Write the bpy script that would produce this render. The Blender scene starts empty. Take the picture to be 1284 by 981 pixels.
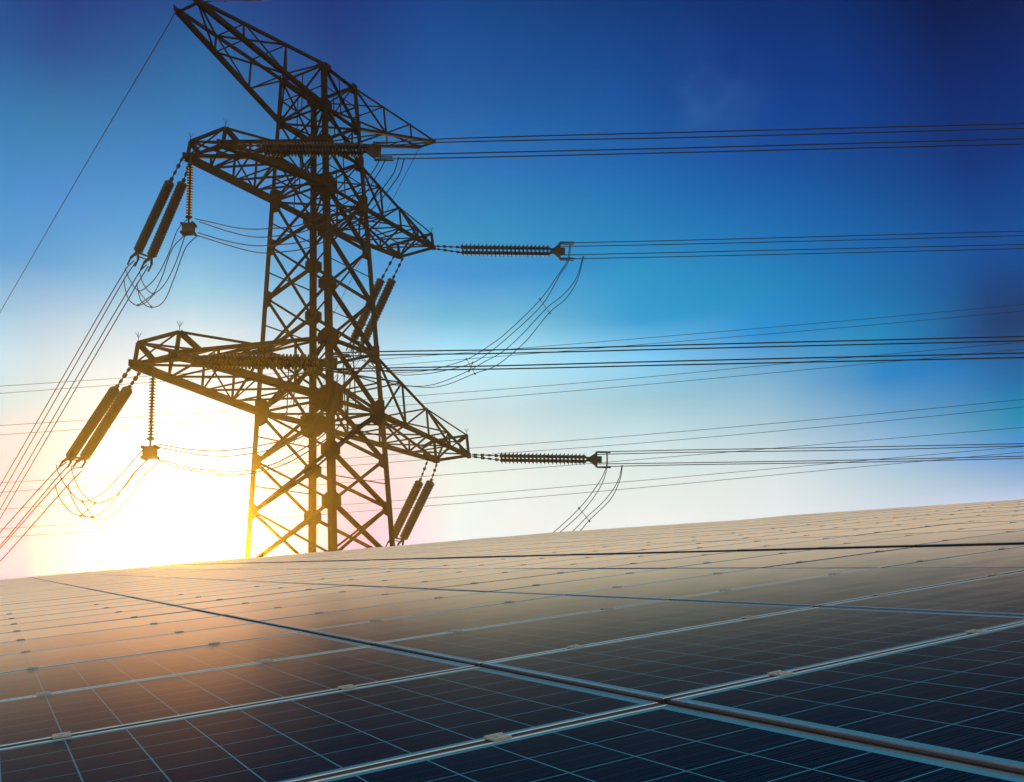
import bpy, bmesh, math, random
from mathutils import Vector, Matrix

random.seed(7)
scene = bpy.context.scene
col = scene.collection

# ------------------------------------------------------------------ camera
CAM = {'right': [998.328, 13.895, -56.112], 'up': [57.807, -239.96, 969.06], 'fw': [0.0, 970.683, 240.362]}
cam_data = bpy.data.cameras.new('camera')
cam_data.sensor_width = 36.0
cam_data.lens = 36.0 * 1163.0 / 1284.0
cam_data.clip_start = 0.05
cam_data.clip_end = 4000.0
cam = bpy.data.objects.new('camera', cam_data)
col.objects.link(cam)
_r, _u, _f = (Vector(CAM[k]).normalized() for k in ('right', 'up', 'fw'))
_m = Matrix((_r, _u, -_f)).transposed().to_4x4()
_m.translation = Vector((0, 0, 1.7))
cam.matrix_world = _m
scene.camera = cam

# ------------------------------------------------------------------ sky, sun, exposure
SUN = Vector([-0.33265, 0.94008, 0.07471]).normalized()
SUN_EL = math.asin(SUN.z)
SUN_AZ = math.atan2(SUN.x, SUN.y)
GLOW = Vector([-0.33074, 0.93516, 0.12684]).normalized()     # centre of the sun glow added to the sky, above the lowered sun lamp
SUN_STRENGTH = 5.0
SUN_COLOR = (1.0, 0.52, 0.04)
SKY = [
    [0.0, [[-0.0102, [0.4979, 0.042, 0.5692]], [0.0796, [0.5245, 0.1265, 0.6648]], [0.1916, [0.4132, 0.4644, 0.74]], [0.2402, [0.3265, 0.5971, 0.7492]], [0.297, [0.4194, 0.6254, 0.7455]], [0.3454, [0.1332, 0.498, 0.7195]], [0.4013, [0.0, 0.3177, 0.6596]], [0.4794, [0.0, 0.192, 0.5596]], [0.5547, [0.0, 0.1444, 0.3729]], [0.6266, [0.0, 0.0587, 0.2609]], [0.6679, [0.0, 0.0409, 0.2282]]]],
    [0.1486, [[-0.002, [0.4805, 0.0, 0.4936]], [0.0831, [0.4805, 0.0747, 0.5539]], [0.1282, [0.6866, 0.1615, 0.5156]], [0.1889, [0.3782, 0.4128, 0.5553]], [0.2348, [0.2678, 0.5469, 0.6633]], [0.273, [0.3452, 0.5757, 0.7208]], [0.3111, [0.2472, 0.4944, 0.7049]], [0.3642, [0.0, 0.2923, 0.6267]], [0.4239, [0.0, 0.2261, 0.6103]], [0.4967, [0.0, 0.1744, 0.4078]], [0.56, [0.0, 0.0655, 0.2712]], [0.6008, [0.0, 0.0409, 0.2204]], [0.6403, [0.0, 0.0272, 0.1906]]]],
    [0.2702, [[-0.0051, [0.6236, 0.7833, 0.8247]], [0.0852, [0.6917, 0.8506, 0.8891]], [0.1526, [0.6703, 0.8259, 0.7913]], [0.2209, [0.4728, 0.6697, 0.7324]], [0.2809, [0.3709, 0.8083, 1.0452]], [0.3236, [0.0722, 0.4479, 0.6874]], [0.3745, [0.0, 0.2547, 0.663]], [0.4164, [0.0, 0.2666, 0.5394]], [0.4902, [0.0, 0.1605, 0.4814]], [0.5691, [0.0, 0.0882, 0.3408]], [0.644, [0.0, 0.0494, 0.2427]], [0.6869, [0.0, 0.0395, 0.2059]]]],
    [0.342, [[-0.0088, [0.7521, 0.7951, 0.8042]], [0.0816, [0.8194, 0.8702, 0.8843]], [0.1491, [0.7568, 0.8428, 0.814]], [0.2175, [0.4852, 0.684, 0.7605]], [0.2776, [0.3826, 0.803, 0.9862]], [0.3204, [0.1055, 0.4642, 0.6929]], [0.3713, [0.0, 0.2599, 0.649]], [0.4133, [0.0, 0.2648, 0.5441]], [0.4872, [0.0, 0.1534, 0.4735]], [0.5662, [0.0, 0.0817, 0.3222]], [0.6412, [0.0, 0.0493, 0.2226]], [0.6841, [0.0, 0.0382, 0.1979]]]],
    [0.4843, [[-0.0001, [0.8196, 0.8291, 0.8306]], [0.094, [0.8687, 0.9026, 0.8781]], [0.1233, [0.787, 0.8565, 0.828]], [0.1738, [0.6103, 0.8012, 0.8476]], [0.2247, [0.306, 0.5802, 0.701]], [0.2671, [0.2122, 0.6294, 0.966]], [0.3093, [0.0, 0.3205, 0.6566]], [0.3597, [0.0, 0.2889, 0.5812]], [0.4012, [0.0, 0.2139, 0.5186]], [0.4743, [0.0, 0.1203, 0.4192]], [0.5524, [0.0, 0.0709, 0.3072]], [0.6267, [0.0, 0.0392, 0.1944]], [0.6691, [0.0, 0.0298, 0.1656]]]],
    [0.6123, [[0.0009, [0.7733, 0.7963, 0.8307]], [0.0808, [0.837, 0.8764, 0.9099]], [0.1296, [0.7438, 0.821, 0.8329]], [0.1872, [0.378, 0.5912, 0.7057]], [0.2367, [0.1592, 0.4286, 0.6752]], [0.2779, [0.0, 0.2792, 0.6874]], [0.3189, [0.0, 0.2599, 0.5567]], [0.3756, [0.0, 0.1711, 0.4816]], [0.4549, [0.0, 0.0814, 0.3535]], [0.5311, [0.0, 0.0382, 0.2495]], [0.6037, [0.0, 0.0288, 0.1756]], [0.6453, [0.0, 0.0211, 0.1465]]]],
    [0.7313, [[0.0019, [0.6607, 0.6853, 0.7912]], [0.0867, [0.6818, 0.7291, 0.852]], [0.118, [0.4874, 0.6445, 0.75]], [0.1495, [0.3009, 0.5216, 0.7692]], [0.1812, [0.1446, 0.3808, 0.6463]], [0.2207, [0.0, 0.2287, 0.5817]], [0.2603, [0.0, 0.2506, 0.5324]], [0.2996, [0.0, 0.1694, 0.458]], [0.3541, [0.0, 0.1249, 0.4127]], [0.4303, [0.0, 0.0597, 0.2871]], [0.5039, [0.0, 0.0401, 0.2497]], [0.5741, [0.0, 0.0269, 0.1617]], [0.6144, [0.0, 0.0223, 0.1381]]]],
    [0.8394, [[0.0027, [0.6243, 0.6559, 0.7883]], [0.0836, [0.5924, 0.6762, 0.8846]], [0.106, [0.3203, 0.4808, 0.7119]], [0.1359, [0.0705, 0.3049, 0.7096]], [0.1659, [0.0, 0.2617, 0.4559]], [0.196, [0.0, 0.1748, 0.4678]], [0.2186, [0.0, 0.1685, 0.5086]], [0.2485, [0.0, 0.0464, 0.2561]], [0.2859, [0.0, 0.0588, 0.2512]], [0.3303, [0.0, 0.072, 0.3172]], [0.4028, [0.0, 0.0324, 0.1975]], [0.4731, [0.0, 0.0204, 0.1492]], [0.5404, [0.0, 0.0101, 0.0806]], [0.5791, [0.0, 0.0051, 0.0574]]]],
]          # [azimuth away from the sun, [[elevation, linear rgb], ...]]
SMEAR = [0.48, 0.844, 0.241]      # dark smoky patch low in the right-hand sky
WISP = [0.212, 0.84, 0.499]        # pale wisp high in the right-hand sky
SKY_GAIN = 1.0
HAZE_DENSITY = 0.00072

world = bpy.data.worlds.new('World')
scene.world = world
world.use_nodes = True
NT = world.node_tree
NT.nodes.clear()


class G:
    """short-hand for building node graphs"""
    def __init__(self, nt):
        self.nt = nt

    def n(self, kind, **kw):
        nd = self.nt.nodes.new(kind)
        for k, v in kw.items():
            setattr(nd, k, v)
        return nd

    def set(self, sock, v):
        if hasattr(v, 'is_output') or isinstance(v, bpy.types.NodeSocket):
            self.nt.links.new(v, sock)
        else:
            sock.default_value = v

    def m(self, op, a, b=None, c=None, clamp=False):
        nd = self.n('ShaderNodeMath', operation=op, use_clamp=clamp)
        for i, v in enumerate((a, b, c)):
            if v is not None:
                self.set(nd.inputs[i], v)
        return nd.outputs[0]

    def v(self, op, a, b=None):
        nd = self.n('ShaderNodeVectorMath', operation=op)
        self.set(nd.inputs[0], a)
        if b is not None:
            self.set(nd.inputs[1], b)
        return nd.outputs['Value'] if op in ('DOT_PRODUCT', 'LENGTH', 'DISTANCE') else nd.outputs[0]

    def mix(self, f, a, b, mode='MIX'):
        nd = self.n('ShaderNodeMix', data_type='RGBA', blend_type=mode)
        self.set(nd.inputs[0], f)
        self.set(nd.inputs[6], a)
        self.set(nd.inputs[7], b)
        return nd.outputs[2]

    def step(self, x, e0, e1):
        nd = self.n('ShaderNodeMapRange', interpolation_type='SMOOTHSTEP')
        self.set(nd.inputs['Value'], x)
        nd.inputs['From Min'].default_value = e0
        nd.inputs['From Max'].default_value = e1
        return nd.outputs['Result']

    def lin(self, x, e0, e1):
        nd = self.n('ShaderNodeMapRange')
        self.set(nd.inputs['Value'], x)
        nd.inputs['From Min'].default_value = e0
        nd.inputs['From Max'].default_value = e1
        return nd.outputs['Result']

    def noise(self, vec, scale, detail=3.0, rough=0.55):
        nd = self.n('ShaderNodeTexNoise')
        self.set(nd.inputs['Vector'], vec)
        nd.inputs['Scale'].default_value = scale
        nd.inputs['Detail'].default_value = detail
        nd.inputs['Roughness'].default_value = rough
        return nd.outputs['Fac']


g = G(NT)
direction = g.n('ShaderNodeTexCoord').outputs['Generated']
sep = g.n('ShaderNodeSeparateXYZ')
NT.links.new(direction, sep.inputs[0])
elev = g.m('ARCSINE', sep.outputs[2])
f_h = (math.sin(SUN_AZ), math.cos(SUN_AZ), 0.0)
r_h = (math.cos(SUN_AZ), -math.sin(SUN_AZ), 0.0)
azim = g.m('ABSOLUTE', g.m('ARCTAN2', g.v('DOT_PRODUCT', direction, r_h), g.v('DOT_PRODUCT', direction, f_h)))
warp = g.m('MULTIPLY', g.m('SUBTRACT', g.noise(direction, 3.5, 3.0), 0.5), 0.03)
elev_w = g.m('ADD', elev, warp)
E0, E1 = -0.06, 0.75
elev01 = g.lin(elev_w, E0, E1)


def sky_ramp(stops):
    nd = g.n('ShaderNodeValToRGB')
    nd.color_ramp.interpolation = 'B_SPLINE' if False else 'LINEAR'
    els = nd.color_ramp.elements
    while len(els) < len(stops):
        els.new(0.5)
    for e, (p, c) in zip(els, stops):
        e.position = min(1.0, max(0.0, (p - E0) / (E1 - E0)))
    for e, (p, c) in zip(els, stops):
        e.color = (c[0], c[1], c[2], 1)
    NT.links.new(elev01, nd.inputs[0])
    return nd.outputs[0]


ramps = [(a, sky_ramp(s)) for a, s in SKY]
sky_col = ramps[0][1]
for (a0, _), (a1, c1) in zip(ramps, ramps[1:]):
    sky_col = g.mix(g.lin(azim, a0, a1), sky_col, c1)
# the half of the sky behind the viewer: unseen, made bright and warm to light the panels
back = sky_ramp([[-0.05, (0.20, 0.28, 0.34)], [0.18, (0.45, 0.46, 0.46)], [0.42, (1.80, 1.56, 1.24)], [0.72, (1.80, 1.55, 1.22)]])
sky_col = g.mix(g.step(azim, SKY[-1][0] + 0.05, 2.2), sky_col, back)
# smoky smear and wisp of cloud
d_s = g.v('DISTANCE', direction, SMEAR)
smear = g.m('MULTIPLY', g.m('SUBTRACT', 1.0, g.step(d_s, 0.0, 0.075)), 0.6)
sky_col = g.mix(smear, sky_col, (0.002, 0.030, 0.085, 1))
d_w = g.v('DISTANCE', direction, WISP)
wisp = g.m('MULTIPLY', g.m('MULTIPLY', g.m('SUBTRACT', 1.0, g.step(d_w, 0.0, 0.09)), g.step(g.noise(direction, 11.0, 4.0), 0.35, 0.80)), 0.22)
sky_col = g.mix(wisp, sky_col, (0.10, 0.30, 0.60, 1))
# glow round the sun
cos_s = g.v('DOT_PRODUCT', direction, tuple(GLOW))
ang = g.m('ARCCOSINE', g.m('MINIMUM', cos_s, 0.999999))
glow = g.m('EXPONENT', g.m('MULTIPLY', g.m('POWER', g.m('DIVIDE', ang, 0.085), 2.0), -1.0))
glow2 = g.m('EXPONENT', g.m('DIVIDE', ang, -0.12))
glow_c = g.mix(1.0, (0, 0, 0, 1), (1.0, 0.98, 0.95, 1))
add1 = g.n('ShaderNodeVectorMath', operation='SCALE')
NT.links.new(glow_c, add1.inputs[0])
NT.links.new(g.m('ADD', g.m('MULTIPLY', glow, 0.8), g.m('MULTIPLY', glow2, 0.6)), add1.inputs['Scale'])
sky_col = g.v('ADD', sky_col, add1.outputs[0])
bg_a = g.n('ShaderNodeBackground')
NT.links.new(sky_col, bg_a.inputs[0])
bg_a.inputs[1].default_value = SKY_GAIN
nishita = g.n('ShaderNodeTexSky', sky_type='NISHITA')
nishita.sun_disc = False
nishita.sun_elevation = SUN_EL
nishita.sun_rotation = SUN_AZ
bg_b = g.n('ShaderNodeBackground')
NT.links.new(nishita.outputs[0], bg_b.inputs[0])
bg_b.inputs[1].default_value = 0.0006
add = g.n('ShaderNodeAddShader')
NT.links.new(bg_a.outputs[0], add.inputs[0])
NT.links.new(bg_b.outputs[0], add.inputs[1])
NT.links.new(add.outputs[0], g.n('ShaderNodeOutputWorld').inputs[0])

sun_data = bpy.data.lights.new('sun', 'SUN')
sun_data.energy = SUN_STRENGTH
sun_data.angle = math.radians(0.55)
sun_data.color = SUN_COLOR
sun = bpy.data.objects.new('sun', sun_data)
col.objects.link(sun)
sun.rotation_euler = SUN.to_track_quat('Z', 'Y').to_euler()
sun.location = (-20, 60, 60)

scene.view_settings.view_transform = 'Standard'
scene.view_settings.look = 'None'
scene.view_settings.exposure = 0.0
scene.view_settings.gamma = 1.0
scene.view_settings.use_curve_mapping = False
scene.render.engine = 'CYCLES'
scene.cycles.use_denoising = True
scene.cycles.volume_bounces = 0
scene.cycles.max_bounces = 6
scene.cycles.transparent_max_bounces = 16


# ------------------------------------------------------------------ materials
def material(name):
    m = bpy.data.materials.new(name)
    m.use_nodes = True
    m.node_tree.nodes.clear()
    return m, G(m.node_tree)


def principled(name, color, rough, metal=0.0, var=0.25, scale=6.0, bump=0.0, spec=0.5):
    m, q = material(name)
    co = q.n('ShaderNodeTexCoord').outputs['Object']
    nz = q.noise(co, scale, 5.0)
    lo = tuple(c * (1 - var) for c in color) + (1,)
    hi = tuple(c * (1 + var) for c in color) + (1,)
    p = q.n('ShaderNodeBsdfPrincipled')
    q.set(p.inputs['Base Color'], q.mix(q.step(nz, 0.3, 0.7), lo, hi))
    q.set(p.inputs['Roughness'], q.m('ADD', q.m('MULTIPLY', nz, 0.2), rough - 0.1))
    p.inputs['Metallic'].default_value = metal
    p.inputs['Specular IOR Level'].default_value = spec
    if bump:
        b = q.n('ShaderNodeBump')
        b.inputs['Strength'].default_value = bump
        q.set(b.inputs['Height'], nz)
        q.nt.links.new(b.outputs[0], p.inputs['Normal'])
    q.nt.links.new(p.outputs[0], q.n('ShaderNodeOutputMaterial').inputs[0])
    return m


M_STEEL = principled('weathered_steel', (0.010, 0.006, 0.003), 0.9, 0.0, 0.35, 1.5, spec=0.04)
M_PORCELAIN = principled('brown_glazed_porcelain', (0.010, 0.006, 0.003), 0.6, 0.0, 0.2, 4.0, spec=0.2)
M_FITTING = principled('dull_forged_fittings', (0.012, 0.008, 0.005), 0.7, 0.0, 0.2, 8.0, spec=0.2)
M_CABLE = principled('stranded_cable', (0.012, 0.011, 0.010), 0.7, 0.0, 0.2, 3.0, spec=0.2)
M_ALU = principled('anodised_aluminium', (0.25, 0.36, 0.42), 0.36, 0.85, 0.08, 9.0)
M_CLAMP = principled('bare_aluminium_clamp', (0.28, 0.30, 0.31), 0.45, 0.5, 0.1, 30.0)
M_RACK = principled('dark_rack_steel', (0.07, 0.06, 0.05), 0.6, 0.4, 0.2, 6.0)
M_SEAM_SHADE = principled('black_seam_shade', (0.006, 0.005, 0.004), 0.8, 0.0, 0.2, 20.0)  # near-black colour for the shade between panels
M_GROUND = principled('dry_grass_and_soil', (0.10, 0.09, 0.05), 0.95, 0.0, 0.45, 0.7, 0.4)

PL, PW, FRAME_T, LIP = 1.634, 0.998, 0.036, 0.010
CELLS_L, CELLS_W = 10, 6
CELL = 0.1568


def cell_material():
    m, q = material('polycrystalline_cells_under_glass')
    tc = q.n('ShaderNodeTexCoord')
    sp = q.n('ShaderNodeSeparateXYZ')
    q.nt.links.new(tc.outputs['Object'], sp.inputs[0])
    x, y = sp.outputs[0], sp.outputs[1]
    cx = q.m('DIVIDE', x, CELL)
    cy = q.m('DIVIDE', y, CELL)

    def edge(c, half):             # distance in cells from the nearest cell boundary
        fr = q.m('FRACT', q.m('ADD', c, half))
        return q.m('SUBTRACT', 0.5, q.m('ABSOLUTE', q.m('SUBTRACT', fr, 0.5)))
    ex = edge(cx, float(CELLS_L // 2))
    ey = edge(cy, float(CELLS_W // 2))
    gap = q.m('LESS_THAN', q.m('MINIMUM', ex, ey), 0.011)
    border = q.m('GREATER_THAN', q.m('MAXIMUM', q.m('DIVIDE', q.m('ABSOLUTE', cx), CELLS_L / 2.0),
                                     q.m('DIVIDE', q.m('ABSOLUTE', cy), CELLS_W / 2.0)), 1.0)
    sheet = q.m('MAXIMUM', gap, border)
    # busbars run along the panel's length, fine fingers the same way make thin streaks
    fr = q.m('FRACT', q.m('MULTIPLY', cy, 3.0))
    bus = q.m('LESS_THAN', q.m('ABSOLUTE', q.m('SUBTRACT', fr, 0.5)), 0.012)
    st = q.m('FRACT', q.m('MULTIPLY', cy, 12.0))
    streak = q.m('LESS_THAN', q.m('ABSOLUTE', q.m('SUBTRACT', st, 0.5)), 0.16)
    # crystal grain and cell to cell variation
    vor = q.n('ShaderNodeTexVoronoi')
    vor.inputs['Scale'].default_value = 55.0
    q.nt.links.new(tc.outputs['Object'], vor.inputs['Vector'])
    fl = q.n('ShaderNodeCombineXYZ')
    q.set(fl.inputs[0], q.m('FLOOR', cx))
    q.set(fl.inputs[1], q.m('FLOOR', cy))
    info = q.n('ShaderNodeObjectInfo')
    q.set(fl.inputs[2], q.m('MULTIPLY', info.outputs['Random'], 57.0))
    wn = q.n('ShaderNodeTexWhiteNoise', noise_dimensions='3D')
    q.nt.links.new(fl.outputs[0], wn.inputs['Vector'])
    tone = q.m('ADD', q.m('MULTIPLY', wn.outputs['Value'], 0.5), q.m('MULTIPLY', vor.outputs['Distance'], 0.5))
    cellc = q.mix(tone, (0.0001, 0.0022, 0.013, 1), (0.0002, 0.005, 0.024, 1))
    cellc = q.mix(q.m('MULTIPLY', streak, 0.6), cellc, (0.002, 0.026, 0.068, 1))
    cellc = q.mix(q.m('MULTIPLY', bus, 0.5), cellc, (0.015, 0.07, 0.14, 1))
    basec = q.mix(sheet, cellc, (0.026, 0.15, 0.27, 1))
    dif = q.n('ShaderNodeBsdfDiffuse')
    q.set(dif.inputs[0], basec)
    # glass: grazing reflection, slightly rough and dusty
    mp = q.n('ShaderNodeMapping')
    mp.inputs['Scale'].default_value = (1.0, 3.0, 1.0)
    q.nt.links.new(tc.outputs['Object'], mp.inputs[0])
    off = q.n('ShaderNodeCombineXYZ')
    q.set(off.inputs[0], q.m('MULTIPLY', info.outputs['Random'], 91.0))
    q.nt.links.new(off.outputs[0], mp.inputs['Location'])
    dust = q.noise(mp.outputs[0], 2.2, 3.0, 0.5)
    oi = info.outputs['Random']
    geo = q.n('ShaderNodeNewGeometry')
    cosv = q.m('MAXIMUM', q.m('ABSOLUTE', q.v('DOT_PRODUCT', geo.outputs['Normal'], geo.outputs['Incoming'])), 0.01)
    fres = q.m('ADD', 0.006, q.m('SUBTRACT', 0.985, q.m('EXPONENT', q.m('MULTIPLY', q.m('POWER', q.m('DIVIDE', 0.080, cosv), 3.4), -1.0))))     # anti-reflective glass: only mirrors when grazed
    gl = q.n('ShaderNodeBsdfGlossy', distribution='MULTI_GGX')
    gl.inputs['Color'].default_value = (1.0, 0.66, 0.37, 1)
    q.set(gl.inputs['Roughness'], q.m('ADD', 0.27, q.m('MULTIPLY', dust, 0.05)))
    mx = q.n('ShaderNodeMixShader')
    q.set(mx.inputs[0], q.m('MAXIMUM', fres, 0.006))
    q.nt.links.new(dif.outputs[0], mx.inputs[1])
    q.nt.links.new(gl.outputs[0], mx.inputs[2])
    # a thin film of dust: the flatter the view, the more of it the eye looks through
    # soiling: a little more along the lower frame edge, and from panel to panel
    low = q.m('SUBTRACT', 1.0, q.step(q.m('ADD', y, PW / 2), 0.012, 0.075))
    blot = q.step(q.noise(mp.outputs[0], 7.0, 5.0, 0.7), 0.60, 0.74)
    soil = q.m('ADD', q.m('ADD', 0.74, q.m('MULTIPLY', dust, 0.4)), q.m('ADD', q.m('MULTIPLY', low, 0.16), q.m('MULTIPLY', blot, 0.10)))
    soil = q.m('MULTIPLY', soil, q.m('ADD', 0.95, q.m('MULTIPLY', info.outputs['Random'], 0.10)))
    film = q.m('MULTIPLY', soil, 0.060)
    cover = q.m('SUBTRACT', 1.0, q.m('EXPONENT', q.m('MULTIPLY', q.m('POWER', q.m('DIVIDE', film, cosv), 3.5), -1.0)))
    dd = q.n('ShaderNodeBsdfDiffuse')
    dd.inputs[0].default_value = (0.82, 0.71, 0.57, 1)
    mx2 = q.n('ShaderNodeMixShader')
    q.set(mx2.inputs[0], q.m('MULTIPLY', cover, 0.74))
    q.nt.links.new(mx.outputs[0], mx2.inputs[1])
    q.nt.links.new(dd.outputs[0], mx2.inputs[2])
    q.nt.links.new(mx2.outputs[0], q.n('ShaderNodeOutputMaterial').inputs[0])
    return m


M_CELLS = cell_material()


# ------------------------------------------------------------------ mesh helpers
def tag(o, label=None, cat=None, group=None, kind=None):
    if label:
        o['label'] = label
    if cat:
        o['category'] = cat
    if group:
        o['group'] = group
    if kind:
        o['kind'] = kind
    return o


def empty(name, loc=(0, 0, 0)):
    o = bpy.data.objects.new(name, None)
    o.location = loc
    o.empty_display_size = 0.2
    col.objects.link(o)
    return o


def build(name, bm, mat, parent=None, smooth=False):
    me = bpy.data.meshes.new(name)
    bmesh.ops.recalc_face_normals(bm, faces=bm.faces)
    bm.to_mesh(me)
    bm.free()
    me.materials.append(mat)
    if smooth:
        for p in me.polygons:
            p.use_smooth = True
    o = bpy.data.objects.new(name, me)
    col.objects.link(o)
    if parent is not None:
        o.parent = parent
        if parent.type == 'EMPTY':
            o.matrix_parent_inverse = Matrix.Translation(parent.location).inverted()
    return o


def add_box(bm, lo, hi):
    v = [bm.verts.new((x, y, z)) for x in (lo[0], hi[0]) for y in (lo[1], hi[1]) for z in (lo[2], hi[2])]
    for f in ((0, 1, 3, 2), (4, 6, 7, 5), (0, 4, 5, 1), (2, 3, 7, 6), (0, 2, 6, 4), (1, 5, 7, 3)):
        bm.faces.new([v[i] for i in f])


def frame_axes(p, q, hint):
    d = (q - p).normalized()
    s = d.cross(hint)
    if s.length < 1e-4:
        s = d.cross(Vector((1, 0.3, 0.1)))
    s.normalize()
    return d, s, s.cross(d).normalized()


def add_prism(bm, p, q, prof, hint):
    """extrude a closed 2-D profile [(side, up), ...] from p to q"""
    p, q = Vector(p), Vector(q)
    d, s, u = frame_axes(p, q, Vector(hint))
    a = [bm.verts.new(p + s * x + u * y) for x, y in prof]
    b = [bm.verts.new(q + s * x + u * y) for x, y in prof]
    n = len(prof)
    for i in range(n):
        bm.faces.new((a[i], a[(i + 1) % n], b[(i + 1) % n], b[i]))
    bm.faces.new(a[::-1])
    bm.faces.new(b)


def add_angle(bm, p, q, w, t, hint):
    """L-section (angle iron) member"""
    add_prism(bm, p, q, [(-w / 2, -w / 2), (w / 2, -w / 2), (w / 2, -w / 2 + t), (-w / 2 + t, -w / 2 + t), (-w / 2 + t, w / 2), (-w / 2, w / 2)], hint)


def add_bar(bm, p, q, w, h, hint):
    add_prism(bm, p, q, [(-w / 2, -h / 2), (w / 2, -h / 2), (w / 2, h / 2), (-w / 2, h / 2)], hint)


def add_tube(bm, pts, r, sides=6, taper=None):
    pts = [Vector(p) for p in pts]
    rings = []
    prev = None
    for i, p in enumerate(pts):
        d = (pts[min(i + 1, len(pts) - 1)] - pts[max(i - 1, 0)]).normalized()
        if prev is None:
            s = d.cross(Vector((0, 0, 1)))
            if s.length < 1e-3:
                s = d.cross(Vector((1, 0, 0)))
        else:
            s = prev - d * prev.dot(d)
        s.normalize()
        prev = s
        u = s.cross(d)
        rings.append([bm.verts.new(p + (s * math.cos(k * 2 * math.pi / sides) + u * math.sin(k * 2 * math.pi / sides)) * r) for k in range(sides)])
    for a, b in zip(rings, rings[1:]):
        for k in range(sides):
            bm.faces.new((a[k], a[(k + 1) % sides], b[(k + 1) % sides], b[k]))
    bm.faces.new(rings[0][::-1])
    bm.faces.new(rings[-1])


def add_lathe(bm, p, q, prof, sides=14):
    """prof: [(distance along p->q, radius), ...]"""
    p, q = Vector(p), Vector(q)
    d, s, u = frame_axes(p, q, Vector((0, 0, 1)))
    rings = []
    for t, r in prof:
        c = p + d * t
        rings.append([bm.verts.new(c + (s * math.cos(k * 2 * math.pi / sides) + u * math.sin(k * 2 * math.pi / sides)) * r) for k in range(sides)])
    for a, b in zip(rings, rings[1:]):
        for k in range(sides):
            bm.faces.new((a[k], a[(k + 1) % sides], b[(k + 1) % sides], b[k]))
    bm.faces.new(rings[0][::-1])
    bm.faces.new(rings[-1])


def add_plate(bm, pts, n, t):
    n = Vector(n).normalized()
    a = [bm.verts.new(Vector(p) - n * t / 2) for p in pts]
    b = [bm.verts.new(Vector(p) + n * t / 2) for p in pts]
    k = len(pts)
    for i in range(k):
        bm.faces.new((a[i], a[(i + 1) % k], b[(i + 1) % k], b[i]))
    bm.faces.new(a[::-1])
    bm.faces.new(b)


def smooth_path(pts, sub=8):
    """centripetal-ish Catmull-Rom through the points"""
    P = [Vector(p) for p in pts]
    if len(P) < 3:
        return P
    out = []
    for i in range(len(P) - 1):
        p1, p2 = P[i], P[i + 1]
        p0 = P[i - 1] if i else p1 + (p1 - p2)
        p3 = P[i + 2] if i + 2 < len(P) else p2 + (p2 - p1)
        d = (p2 - p1).length
        m1 = (p2 - p0) / max((p2 - p0).length, 1e-6) * d
        m2 = (p3 - p1) / max((p3 - p1).length, 1e-6) * d
        for k in range(sub):
            t = k / sub
            t2, t3 = t * t, t * t * t
            out.append(p1 * (2 * t3 - 3 * t2 + 1) + m1 * (t3 - 2 * t2 + t) + p2 * (-2 * t3 + 3 * t2) + m2 * (t3 - t2))
    out.append(P[-1])
    return out


# ------------------------------------------------------------------ array plane
ARR = {'O': [0.336, 2.449, 1.481], 's': [0.870026, 0.487192, 0.075494], 't': [-0.492107, 0.86744, 0.07334], 'n': [-0.029756, -0.100958, 0.994446]}
A_O = Vector(ARR['O'])
A_S = Vector(ARR['s']).normalized()
A_T = Vector(ARR['t']).normalized()
A_N = Vector(ARR['n']).normalized()
PITCH_S, PITCH_T = 1.650, 1.027


def col_s(i):
    """s of the seam on the left of column i (0 is the long diagonal seam)"""
    return i * PITCH_S + (0.02 if i >= 3 else 0.0)


def col_lift(i):
    return (0.007 if i >= 0 else 0.0) + (0.003 if i >= 1 else 0.0) + (0.002 if i >= 2 else 0.0) + (0.017 if i >= 3 else 0.0)


def arr_pt(s, t, h=0.0):
    return A_O + A_S * s + A_T * t + A_N * h


LIMIT = [(-9, 12.0), (13, 11.4), (16, 10.6), (19, 10.1), (26.7, 10.0), (29, 8.3), (32, 6.4), (38, 4.6), (43, 1.3), (45.5, -2.0)]


def col_limit(row):
    for (a, x), (b, y) in zip(LIMIT, LIMIT[1:]):
        if a <= row <= b:
            return x + (y - x) * (row - a) / (b - a)
    return -9


# ------------------------------------------------------------------ ground
def ground_z(x, y):
    p = Vector((x, y, 0)) - A_O
    # in-plane coordinates of the point below (x, y) on the array plane
    z_pl = A_O.z - (A_N.x * (x - A_O.x) + A_N.y * (y - A_O.y)) / A_N.z
    q = Vector((x, y, z_pl)) - A_O
    s, t = q.dot(A_S), q.dot(A_T)
    ds = max(-5.0 - s, s - 17.5, 0.0)
    dt = max(-5.0 - t, t - 42.0, s * 1.1 + t - 44.0, 0.0)
    d = math.hypot(ds, dt)
    k = max(0.0, 1.0 - d / 9.0)
    k = k * k * (3 - 2 * k)
    rough = 0.05 * math.sin(x * 0.7 + 1.3 * math.sin(y * 0.31)) + 0.06 * math.sin(y * 0.53 + math.sin(x * 0.23))
    return k * (z_pl - 0.85) + rough


def build_ground():
    bm = bmesh.new()
    ticks = [-140, -110, -85, -68] + [-55 + i * 2.0 for i in range(56)] + [68, 85, 110, 140]
    grid = [[bm.verts.new((x, y, ground_z(x, y))) for y in ticks] for x in ticks]
    for i in range(len(ticks) - 1):
        for j in range(len(ticks) - 1):
            bm.faces.new((grid[i][j], grid[i + 1][j], grid[i + 1][j + 1], grid[i][j + 1]))
    return tag(build('ground', bm, M_GROUND, smooth=True), kind='structure')


build_ground()

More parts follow.
